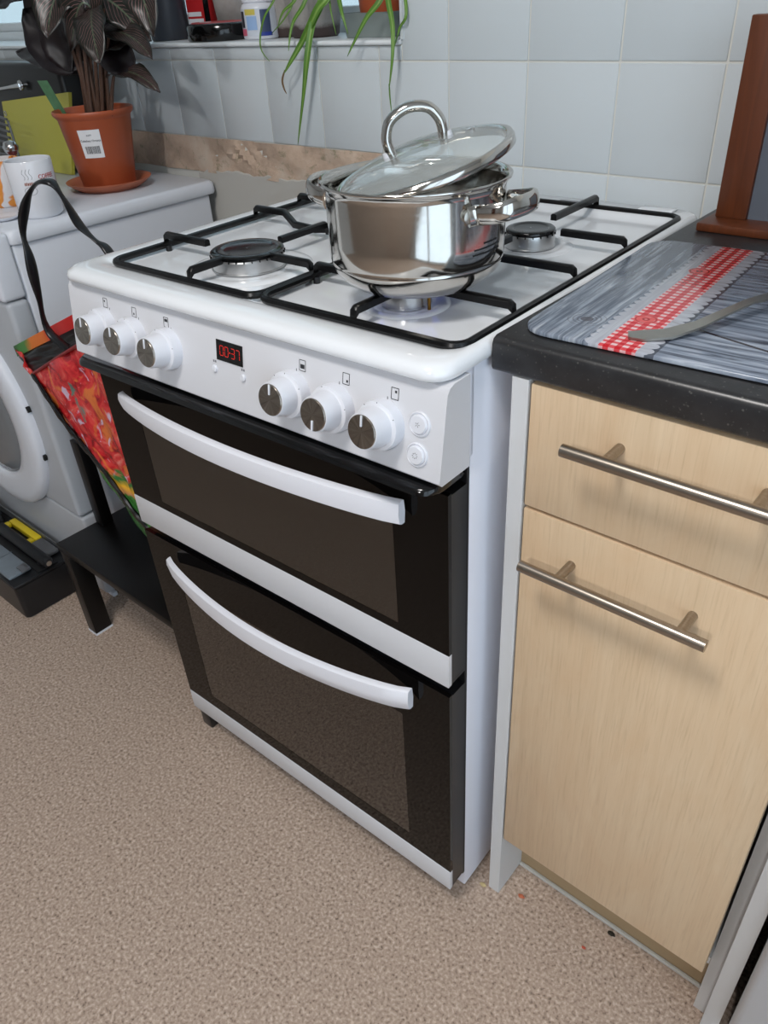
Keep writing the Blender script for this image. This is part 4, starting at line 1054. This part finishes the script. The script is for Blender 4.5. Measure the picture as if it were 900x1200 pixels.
def panel(name, TL, TR, BR, BL, m, amp=.004, n=22, seed=1, th=.0012):
    TL, TR, BR, BL = map(Vector, (TL, TR, BR, BL)); P = []
    nn = (TR-TL).cross(BL-TL).normalized()
    for j in range(n+1):
        v = j/n; row = []
        for i in range(n+1):
            u = i/n; p = TL.lerp(TR, u).lerp(BL.lerp(BR, u), v)
            e = min(1, 6*min(u, 1-u)+.0)*1
            d_ = amp*(math.sin(u*9+v*5+seed)+.6*math.sin(u*21-v*17+seed*2)+.4*math.sin(v*33+u*8))*e
            row.append(lb(p+nn*d_))
        P.append(row)
    o = MB().grid(P).build(name, m, bg, smooth=180); solidify(o, th); return o
FTL, FTR, FBR, FBL = (-.335,.030,.645), (-.018,.034,.800), (-.022,.034,.262), (-.060,.034,.385)
panel('front_panel', FTL, FTR, FBR, FBL, M['bag'], seed=2)
panel('front_panel_base', FBL, FBR, (-.022,.034,.253), (-.058,.034,.253), M['bag'], amp=.0)
BTL, BTR = (-.452,.062,.655), (-.018,.086,.842)
panel('side_panel', BTL, FTL, FBL, (-.150,.070,.325), M['bag'], amp=.0035, seed=5)
panel('back_panel', (-.452,.064,.640), (-.018,.0875,.826), (-.022,.0875,.256), (-.150,.078,.32), M['black_matt'], amp=.002, seed=4)
panel('rim_band', (-.453,.060,.660), (-.018,.0845,.848), (-.018,.0845,.826), (-.450,.060,.640), M['bagrim'], amp=.0, seed=4)
panel('inner_fold', (-.445,.060,.640), (-.05,.080,.800), (-.05,.045,.740), (-.34,.036,.640), M['black_matt'], amp=.004, seed=3)
pts = smoothpath([FTL, (-.262,.026,.572), (-.185,.030,.507), (-.109,.030,.437), FBL, (-.058,.034,.258)], 8)
MB().tube([lb(p) for p in pts], [.0062+.0012*math.sin(k*2.1) for k in range(len(pts))], 8, flat=(1,.7)).build('edge_trim', M['black_gloss'], bg)
MB().tube([lb(p) for p in (FTL, (-.18,.031,.722), FTR)], .0028, 8).build('top_piping', plain('dark_red_piping', srgb(130,20,26), .4), bg)
sp_ = smoothpath([(-.150,.062,.690), at(60,392,.050), at(45,345,.045), at(34,300,.045), at(27,272,.05), at(30,238,.058), at(42,216,.066), at(60,214,.072), at(74,232,.08), at(92,262,.095), at(112,282,.105), at(128,296,.112), Vector((-.075,.112,.80))], 6)
MB().tube([lb(p) for p in sp_], [.0062+.0022*math.sin(k*.5) for k in range(len(sp_))], 8, flat=(.5,1.25)).build('strap', M['black_plastic'], bg, smooth=180)
# toolbox
tb = empty('toolbox', (-.80, -.005, 0), 0, 'black plastic toolbox with grey lid and yellow catch on the floor', 'toolbox')
T_ = lambda x, y, z: (x+.80, y+.005, z)
def tbox(name, x0, y0, z0, x1, y1, z1, m, bev=.003): return MB().box(*T_(x0,y0,z0), *T_(x1,y1,z1), bev).build(name, m, tb)
MB().loft([rrect(-.235,-.062,.225,.066,.010,0), rrect(-.238,-.066,.228,.070,.012,.003), rrect(-.240,-.069,.232,.072,.012,.092), rrect(-.236,-.066,.229,.070,.012,.094)]).build('body', M['black_plastic'], tb)
tbox('rim', -1.042, -.075, .0945, -.567, .067, .102, M['black_plastic'])
tbox('organiser_lid', -1.03, -.069, .1022, -.597, -.014, .112, M['grey_clear'], .004)
for x in (-.93, -.80, -.69): tbox('lid_rib', x, -.0685, .1122, x+.003, -.0145, .1135, M['grey_clear'], .0005)
tbox('latch', -.615, -.040, .1125, -.585, -.020, .118, M['grey_metal'], .002)
tbox('centre_channel', -1.03, -.012, .1022, -.572, .040, .106, M['black_matt'], .001)
MB().tube([T_(-1.0,.012,.128), T_(-.79,.012,.128)], .009, 16).build('handle_bar', M['grey_metal'], tb)
MB().tube([T_(-.79,.012,.128), T_(-.786,.012,.128), T_(-.562,.012,.124), T_(-.556,.012,.124)], [.010,.0135,.0135,.010], 20).build('handle_grip', M['black_plastic'], tb)
MB().tube([T_(-.557,.012,.124), T_(-.5535,.012,.124)], .0065, 12).build('handle_screw', M['chrome'], tb)
for x in (-.95, -.60): tbox('handle_support', x, .002, .1062, x+.016, .022, .118, M['black_plastic'], .002)
tbox('yellow_catch', -.815, .044, .1022, -.682, .062, .118, M['yellow'], .003)
tbox('yellow_catch', -.815, .026, .1065, -.797, .0435, .118, M['yellow'], .003); tbox('yellow_catch', -.70, .026, .1065, -.682, .0435, .118, M['yellow'], .003)
tbox('rear_lid', -1.03, .0630, .1022, -.60, .0665, .124, M['grey_metal'], .001)
tbox('rear_latch', -.675, .030, .1065, -.60, .060, .119, M['grey_metal'], .004)
MB().tube([T_(-.98,.04,.104), T_(-.93,.04,.150), T_(-.87,.04,.152), T_(-.85,.04,.104)], .008, 10).build('carry_loop', M['black_matt'], tb)
# crumbs on the floor
def crumb(px, py, r, c, label):
    d = _f+(px-450)/F_PX*_R-(py-600)/F_PX*_U; p = CAM+d*(-CAM.z/d.z)
    b = MB(); bmesh.ops.create_icosphere(b.bm, subdivisions=2, radius=r)
    for v in b.bm.verts: v.co = Vector((v.co.x*random.uniform(.8,1.5), v.co.y*random.uniform(.5,.9), v.co.z*.35))
    o = b.build('crumb', plain('crumb_colour', srgb(*c), .8)); o.location = (p.x, p.y, r*.33); tag(o, label, 'crumb')
crumb(611, 1051, .0045, (196,110,78), 'orange crumb on the floor in front of the white foot panel')
crumb(566, 1037, .0045, (196,176,130), 'pale crumb on the floor at the cooker corner')
crumb(716, 1095, .005, (40,34,24), 'dark scrap on the floor under the maple door')
crumb(684, 1111, .003, (190,90,70), 'tiny orange crumb below the maple door')
